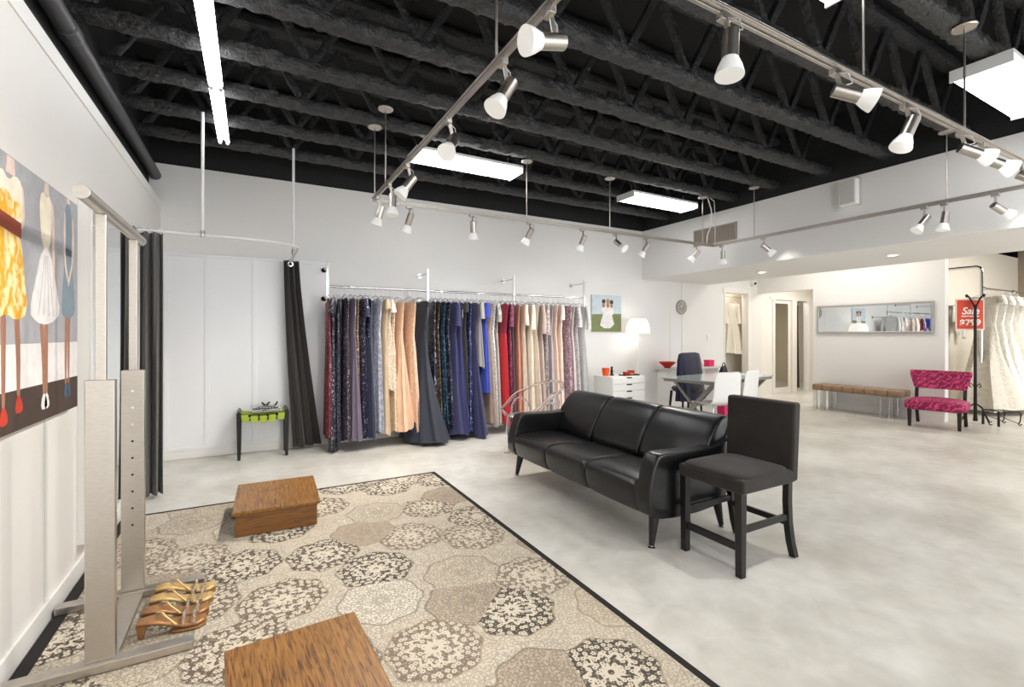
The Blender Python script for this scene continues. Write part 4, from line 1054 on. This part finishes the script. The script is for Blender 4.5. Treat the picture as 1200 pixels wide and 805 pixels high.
# ------------------------------------------------------------------ sofa
t = thing('sofa', 'three seat black leather sofa with flared arms and tapered legs', 'sofa', (2.5, 3.05, 0))
SY0, SY1 = -.94, .89
MB().box((-.28, SY0+.06, .19), (.4, SY1-.06, .27)).build('base_frame', LEATHER, t, bevel=.02)
def loft_y(prof, y0, y1, n, round_, mat_, name, parent, puff=.0, sub=1, wob=0.):
    """closed XZ profile swept along Y, closing inward at both ends"""
    cxm = sum(p[0] for p in prof)/len(prof); czm = sum(p[1] for p in prof)/len(prof); rings = []
    ys = [0, .012, .04] + [.04+(1-.08)*k/n for k in range(1, n)] + [.96, .988, 1]
    for f in ys:
        e = min(f, 1-f); s = 1 - round_*(max(0, 1-e/.04))**2
        g = 1 + puff*math.sin(PI*f)
        y = y0+(y1-y0)*f
        rings.append([(cxm+(p[0]-cxm)*s*g + random.uniform(-wob, wob), y, czm+(p[1]-czm)*s*g + random.uniform(-wob, wob)) for p in prof])
    m = MB(); m.loft(rings); return m.build(name, mat_, parent, sub=sub, ang=80)
seat = [(-.335, .2), (-.365, .26), (-.38, .34), (-.375, .395), (-.34, .42), (-.2, .432), (0, .425), (.14, .41), (.2, .37), (.2, .24), (0, .2), (-.2, .19)]
w3 = (SY1-.12-(SY0+.12))/3
for k in range(3):
    y0 = SY0+.12+w3*k
    loft_y(seat, y0-.001, y0+w3-.004, 6, .06, LEATHER, 'seat_cushion', t, puff=.012)
back = [(.11, .4), (.145, .5), (.215, .62), (.30, .73), (.36, .772), (.42, .785), (.465, .76), (.45, .66), (.36, .52), (.28, .4), (.18, .36)]
wb = (SY1-.03+.9)/3
for k in range(3):
    y0 = -.9+wb*k
    loft_y(back, y0+.002, y0+wb-.004, 6, .07, LEATHER, 'back_cushion', t, puff=.012)
MB().prism([(.2, .2), (.36, .19), (.5, .6), (.52, .72), (.49, .76), (.43, .745), (.3, .5)], SY0+.03, SY1-.03, 'Y').build('back_shell', LEATHER, t, bevel=.02, seg=3)
arm = [(-.37, .21), (-.385, .32), (-.35, .47), (-.315, .585), (-.27, .605), (-.1, .592), (.1, .585), (.3, .595), (.42, .65), (.48, .62), (.44, .4), (.36, .2), (.1, .175), (-.2, .18)]
for y0, y1 in ((SY0, SY0+.125), (SY1-.125, SY1)):
    loft_y(arm, y0, y1, 3, .06, LEATHER, 'arm', t, sub=1)
for x in (-.255, .34):
    for y in (-.86, .84):
        s = -1 if x < 0 else 1
        q = MB().rev([((x, y, .2), .034), ((x+s*.035, y*1.015, .016), .017)], 16).build('leg', BLACKWOOD, t)
        MB().lathe((x+s*.036, y*1.016, 0), [(0, 0), (.024, 0), (.024, .006), (.012, .012), (.012, .022)], 14).build('glide', CHROME, q)

# ------------------------------------------------------------------ counter stool
t = thing('counter_stool', 'charcoal microsuede counter stool with black legs beside the sofa', 'stool', (2.36, 1.86, 0))
def sup(cx, cy, cz, sx, sy, sz, e=.28, n1=28, n2=16, fn=None):
    m = MB(); rings = []
    def P_(v, a): return math.copysign(abs(v)**a, v)
    for i in range(n2+1):
        ph = -PI/2+PI*i/n2; r = []
        for k in range(n1):
            th = 2*PI*k/n1
            p = (cx+sx*P_(math.cos(ph), e)*P_(math.cos(th), e), cy+sy*P_(math.cos(ph), e)*P_(math.sin(th), e), cz+sz*P_(math.sin(ph), e))
            r.append(fn(p) if fn else p)
        rings.append(r)
    return m.loft(rings, caps=False)
def seatfn(p): return (p[0], p[1], p[2] + (.012*(1-((p[0]-.23)/.26)**2)*(1-(p[1]/.24)**2) if p[2] > .51 else 0))
m = MB(); m.box((-.02, -.225, .465), (.48, .225, .545)); m.build('seat', SUEDE, t, bevel=.02, seg=4)
sup(.22, 0, .515, .235, .218, .048, .3, fn=seatfn).build('seat_cushion', SUEDE, t)
m = MB(); m.hexa([(.435, -.225, .47), (.5, -.225, .47), (.5, .225, .47), (.435, .225, .47), (.455, -.228, .94), (.525, -.228, .94), (.525, .228, .94), (.455, .228, .94)]); m.build('backrest', SUEDE, t, bevel=.018, seg=4)
for y in (-.185, .195):
    MB().hexa([(-.005, y-.02, 0), (.035, y-.02, 0), (.035, y+.02, 0), (-.005, y+.02, 0), (-.01, y-.022, .47), (.04, y-.022, .47), (.04, y+.022, .47), (-.01, y+.022, .47)]).build('leg', BLACKWOOD, t, bevel=.003)
    st = [(.455, .47), (.452, .35), (.46, .22), (.485, .1), (.52, 0)]
    MB().loft([[(x-.021, y-.019, z), (x+.021, y-.019, z), (x+.021, y+.019, z), (x-.021, y+.019, z)] for x, z in st]).build('leg', BLACKWOOD, t, bevel=.003)
    MB().box((.03, y-.011, .24), (.46, y+.011, .275)).build('side_stretcher', BLACKWOOD, t, bevel=.002)
MB().box((.004, -.17, .14), (.026, .18, .18)).build('front_stretcher', BLACKWOOD, t, bevel=.002)
MB().box((.452, -.17, .2), (.472, .18, .235)).build('rear_stretcher', BLACKWOOD, t, bevel=.002)

# ------------------------------------------------------------------ clear acrylic armchair
t = thing('acrylic_armchair', 'clear acrylic armchair with looping arms behind the sofa', 'armchair', (2.78, 4.52, 0), R(8))
sup(0, 0, .435, .25, .235, .018, .45).build('seat', ACRYL, t)
for x, y, xs, ys in ((-.2, -.2, -1, -1), (-.2, .2, -1, 1), (.19, -.18, 1, -1), (.19, .18, 1, 1)):
    MB().rev([((x, y, .43), .022), ((x+xs*.03, y+ys*.03, 0), .016)], 14).build('leg', ACRYL, t)
rail = []
for a in range(-100, 101, 10):
    th = R(a); rr = .31
    rail.append((.02+rr*math.cos(th)*1.05+(0 if abs(a) < 90 else -.03), rr*math.sin(th)*.95, .6+.2*max(0, math.cos(th*.8))))
rail = [(-.26, -.26, .5)] + rail + [(-.26, .26, .5)]
rail = [(-.22, -.225, .43)] + rail + [(-.22, .225, .43)]
MB().tube(rail, .017, 12).build('arm_rail', ACRYL, t)
for s in (-1, 1):
    MB().tube([(-.14, s*.235, .44)]+[(.0-.14*math.cos(R(q)), s*(.235+.03*math.sin(R(q))), .44+.17*math.sin(R(q))) for q in (30, 60, 90, 120, 150)]+[(.14, s*.235, .44)], .012, 10).build('arm_loop', ACRYL, t)
MB().tube([(.22, -.13, .44)]+[(.25+.06*math.sin(R(q)), -.13*math.cos(R(q)), .44+.22*math.sin(R(q))) for q in (30, 60, 90, 120, 150)]+[(.22, .13, .44)], .012, 10).build('back_loop', ACRYL, t)

# ------------------------------------------------------------------ right side: mirror, bench, magenta chair
t = thing('wide_mirror', 'wide low mirror in a silver frame on the wall above the tan bench', 'mirror', (MX, 4.1, 1.36))
m = MB(); m.box((-.03, -.86, 0), (0, .87, .035)).box((-.03, -.86, .475), (0, .87, .51)).box((-.03, -.86, .035), (0, -.825, .475)).box((-.03, .835, .035), (0, .87, .475)); m.build('frame', SILVER_F, t, bevel=.004)
MB().box((-.018, -.825, .035), (-.006, .835, .475)).build('glass', MIRROR, t, smooth=False)

t = thing('tufted_bench', 'long tan tufted bench on clear legs under the wide mirror', 'bench', (9.05, 4.17, 0))
nb = 8
for k in range(nb):
    for j in range(2):
        y = -.66+1.32*(k+.5)/nb; x = -.1+.2*j
        sup(x, y, .405, .103, 1.32/nb/2+.002, .05, .35, 20, 12).build('cushion_square', TAN, t)
MB().box((-.19, -.65, .35), (.19, .65, .38)).build('seat_board', mat('bench_underside', (120, 96, 72), .7), t, bevel=.004)
for y in (-.52, -.4, .45, .58):
    MB().box((-.16, y-.02, 0), (-.12, y+.02, .35)).build('leg', ACRYL, t, bevel=.004)
    MB().box((.12, y-.02, 0), (.16, y+.02, .35)).build('leg', ACRYL, t, bevel=.004)

t = thing('slipper_chair', 'magenta patterned slipper chair with dark legs beside the coat tree', 'chair', (8.76, 3.02, 0), R(10))
m = sup(-.02, 0, .315, .29, .34, .07, .35, 36, 14, fn=lambda p: (p[0], p[1], p[2]+(.03*(1-(p[1]/.36)**2) if p[2] > .33 else 0)))
m.build('seat', MAGENTA, t)
g = []
m = MB(); rings = []
for z, hw in ((.53, .27), (.56, .3), (.66, .325), (.76, .35), (.8, .345)):
    r = []
    for k in range(28):
        th = 2*PI*k/28; cx_, sy_ = math.copysign(abs(math.cos(th))**.35, math.cos(th)), math.copysign(abs(math.sin(th))**.35, math.sin(th))
        y_ = hw*sy_; r.append((.25+.25*(z-.53)*.7+.04*cx_-.06*(y_/.35)**2, y_, z))
    rings.append(r)
m.loft(rings); m.build('backrest', MAGENTA, t, bevel=.012, ang=60)
for y in (-.27, .27):
    MB().hexa([(-.235, y-.018, 0), (-.195, y-.018, 0), (-.195, y+.018, 0), (-.235, y+.018, 0), (-.25, y-.024, .26), (-.19, y-.024, .26), (-.19, y+.024, .26), (-.25, y+.024, .26)]).build('leg', DKWOOD, t, bevel=.004)
    MB().loft([[(x-.02, y-.02, z), (x+.02, y-.02, z), (x+.02, y+.02, z), (x-.02, y+.02, z)] for x, z in ((.31, 0), (.24, .2), (.215, .36), (.245, .54), (.26, .6))]).build('leg', DKWOOD, t, bevel=.003)

t = thing('coat_tree', 'slim black iron coat tree with curled hooks beside the bridal gowns', 'coat stand', (9.62, 2.86, 0))
MB().rev([((0, 0, .03), .03), ((0, 0, .12), .022), ((0, 0, .55), .02), ((0, 0, .56), .028), ((0, 0, .58), .02), ((0, 0, 1.74), .018), ((0, 0, 1.78), .024), ((0, 0, 1.8), .012)], 14).build('pole', BLACKIRON, t)
for a in (R(-29), R(151), R(61), R(241)):
    ca, sa = math.cos(a), math.sin(a)
    MB().tube([(0, 0, 1.7), (ca*.02, sa*.02, 1.78), (ca*.06, sa*.06, 1.86), (ca*.1, sa*.1, 1.92), (ca*.125, sa*.125, 1.93)], .011, 8).rev([((ca*.115, sa*.115, 1.93), .012), ((ca*.13, sa*.13, 1.932), .022), ((ca*.145, sa*.145, 1.934), .012)], 10).build('hook', BLACKIRON, t)
    MB().tube([(0, 0, .3), (ca*.1, sa*.1, .24), (ca*.17, sa*.17, .1), (ca*.22, sa*.22, .012), (ca*.25, sa*.25, .02)], .008, 8).build('foot', BLACKIRON, t)
    MB().tube([(ca*.02, sa*.02, .56), (ca*.07, sa*.07, .6), (ca*.09, sa*.09, .56), (ca*.06, sa*.06, .54)], .005, 6).build('scroll', BLACKIRON, t)
# sale sign hung behind the pole, facing the shop floor
t = thing('sale_sign', 'orange sale price sign hanging on the coat tree before the bridal gowns', 'sign', (9.655, 2.935, 1.41), R(-29-7))
MB().box((-.2, -.006, 0), (.2, .006, .48)).build('clear_frame', mat('pale_sign_frame', (226, 204, 190), .2), t, bevel=.003)
MB().box((-.18, -.009, .02), (.18, -.0055, .46)).build('orange_card', SIGNO, t, smooth=False)
def text_mesh(body, size, loc, name, m, parent, shear=0., bold=.008, sx=1.):
    cu = bpy.data.curves.new(name, 'FONT'); cu.body = body; cu.size = size; cu.align_x = 'CENTER'; cu.extrude = .001; cu.shear = shear; cu.offset = bold
    o = bpy.data.objects.new(name+'_tmp', cu); COL.objects.link(o)
    me = bpy.data.meshes.new_from_object(o.evaluated_get(bpy.context.evaluated_depsgraph_get())); bpy.data.objects.remove(o)
    me.materials.clear(); me.materials.append(m)
    q = bpy.data.objects.new(name, me); COL.objects.link(q); q.parent = parent; q.location = loc; q.rotation_euler = (R(90), 0, 0); q.scale = (sx, 1, 1)
    return q
text_mesh('Sale', .15, (0, -.0105, .245), 'sale_lettering', SIGNW, t, shear=.25, bold=.003)
text_mesh('$799', .125, (0, -.0105, .075), 'price_lettering', SIGNW, t, bold=.003, sx=1.15)
MB().box((-.12, -.0105, .205), (.12, -.0088, .22)).build('rule_line', SIGNW, t, smooth=False)
MB().cyl((0, .0, .48), (0, .0, .5), .004, n=8).build('hook', CHROME, t)

t = thing('wire_stand', 'low black wire stand on the floor beneath the bridal gowns', 'stand', (9.72, 2.62, 0), R(-20))
m = MB()
for y in (-.1, .1):
    m.tube([(-.16, y, 0), (-.16, y, .22), (.2, y, .2), (.24, y, .17), (.22, y, .06), (.19, y, .02), (.22, y, .006), (.25, y, .02)], .008, 8)
    m.tube([(-.16, y, .16), (.0, y, .1), (.2, y, .03)], .005, 6)
m.tube([(-.16, -.1, .22), (-.16, .1, .22)], .008, 8).tube([(.2, -.1, .2), (.2, .1, .2)], .008, 8)
m.build('wire_frame', BLACKIRON, t)
for y in (-.1, .1): MB().rev([((-.16, y, 0), .016), ((-.16, y, .22), .014)], 10).build('post', BLACKIRON, t)

# bridal rack and gowns
GY, GZ = 3.2, 2.14
t = thing('bridal_rack', 'chrome tube rack carrying the white bridal gowns at right', 'clothes rack', (11.03, GY, 0))
MB().tube([(0, 0, .0), (0, 0, 2.46), (0, .02, 2.5), (0, .06, 2.52), (0, .4, 2.52), (0, .8, 2.52)], .022, 12).build('upright', CHROME, t)
MB().cyl((0, 0, GZ), (3.27, 0, GZ), .02, n=12).build('rail', CHROME, t)
for x in (.05, 1.5): MB().lathe((x, 0, GZ), [(.022, 0), (.032, .005), (.032, .05), (.022, .055)], 14, 'X').build('rail_collar', CHROME, t)
G = [(11.22, TULLE2, 'ivory bridal gown at the left end of the bridal rack, its skirt spreading left', dict(flare=3., fwd=.25, thick=1.9, spread=.42)),
     (11.62, TULLE, 'white lace bridal gown, second from the left on the bridal rack', dict(flare=1.8, fwd=.4, thick=1.9, spread=.1)),
     (12.02, TULLE, 'full skirted white bridal gown, third from the left on the bridal rack', dict(flare=2.4, fwd=.3, thick=2., spread=.16)),
     (12.42, TULLE2, 'ivory tulle bridal gown, fourth from the left on the bridal rack', dict(flare=1.8, fwd=.35, thick=1.9, spread=.12)),
     (12.82, TULLE, 'white bridal gown at the right edge of the photo', dict(flare=2.2, fwd=.4, thick=1.9, spread=.12))]
for x, m_, lb, kw in G:
    dress(x, m_, lb, hem=.08, folds=7, amp=.13, top=.2, sleeve=.12, y0=GY, z0=GZ, name='wedding_gown', group='bridal gowns on the chrome rack', rz=R(random.uniform(-8, 8)), hang=WPLAST, **kw)
# veil shelf on the wall behind
t = thing('veil_rail', 'pale wall rail behind the bridal rack with white veils', 'rail', (12.3, 3.93, 1.9))
MB().box((-.6, -.04, 0), (.9, .07, .07)).build('rail_board', BEIGE, t, bevel=.004)
def veil(x, L, label):
    t = thing('veil', label, 'veil', (x, 3.87, 1.9), group='white veils on the wall rail')
    m = MB(); g = []
    for i in range(10):
        f = i/9; hw = .05+.035*math.sin(f*2.6); g.append([(s*hw+.01*math.sin(5*f), -.012*math.cos(3*PI*s)-.012, -.0-L*f-.03*abs(s)*f) for s in [-1+.2*k for k in range(11)]])
    m.sheet(g); m.build('tulle', TULLE, t, solid=.003)
    MB().bar((-.055, 0, .004), (.055, 0, .004), .02, .02).build('clip', CHROME, t, bevel=.002)
for k, (x, L_, lb) in enumerate(((11.98, .3, 'short white veil next to the wall end'), (12.14, .55, 'long white veil, second from the wall end'), (12.3, .4, 'white veil, third from the wall end'), (12.46, .62, 'longest white veil beside the orange sign'))):
    veil(x, L_, lb)

# ------------------------------------------------------------------ daylight and added fill lights
W = bpy.data.worlds.new('shopfront_daylight'); SC.world = W; W.use_nodes = True
bg = W.node_tree.nodes['Background']; bg.inputs['Color'].default_value = (.97, .985, 1, 1); bg.inputs['Strength'].default_value = 2.2
def area(name, loc, sx, sy, e, col=(1, .97, .92), rot=(0, 0, 0)):
    L = bpy.data.lights.new(name, 'AREA'); L.shape = 'RECTANGLE'; L.size = sx; L.size_y = sy; L.energy = e; L.color = col
    o = bpy.data.objects.new(name, L); COL.objects.link(o); o.location = loc; o.rotation_euler = rot
area('added_fill_back_area', (8.5, 4.3, 2.86), .6, 2.0, 19, (1, .95, .88))  # added fill light hidden behind the soffit, brightens the back area
area('added_fill_bridal', (12.5, 1.6, 3.3), 2.0, .6, 130, (1, .94, .85))  # added fill for the gowns and veils, no fixture modelled
area('added_fill_corridor', (10.6, 5.3, 2.66), 1.2, .4, 34, (1, .94, .85))  # unseen fill added to brighten the corridor and the mirrored door
area('added_fill_fitting', (11.4, 7.1, 2.6), .8, .4, 9, (1, .94, .85))  # added fill behind the fitting-room front, not a real fixture
area('added_fill_store', (8.7, 6.42, 2.55), .6, .15, 5, (1, .9, .78))  # small unseen fill added above the lace gown

# ------------------------------------------------------------------ camera
cam = bpy.data.cameras.new('camera'); co = bpy.data.objects.new('camera', cam); COL.objects.link(co)
cam.sensor_fit = 'HORIZONTAL'; cam.sensor_width = 36; cam.lens = 552/1200*36; cam.shift_y = -11.1/1200
cam.clip_start = .05; cam.clip_end = 100
co.location = (0, 0, 1.35); co.rotation_euler = (R(90), 0, -YAW)
SC.camera = co
vs = SC.view_settings
vs.view_transform = 'Standard'; vs.look = 'None'; vs.gamma = 1; vs.use_curve_mapping = False; vs.exposure = .55
SC.cycles.max_bounces = 10; SC.cycles.diffuse_bounces = 6; SC.cycles.glossy_bounces = 5; SC.cycles.transmission_bounces = 10
SC.cycles.caustics_reflective = False; SC.cycles.caustics_refractive = False
SC.cycles.sample_clamp_indirect = 6
SC.cycles.use_denoising = True
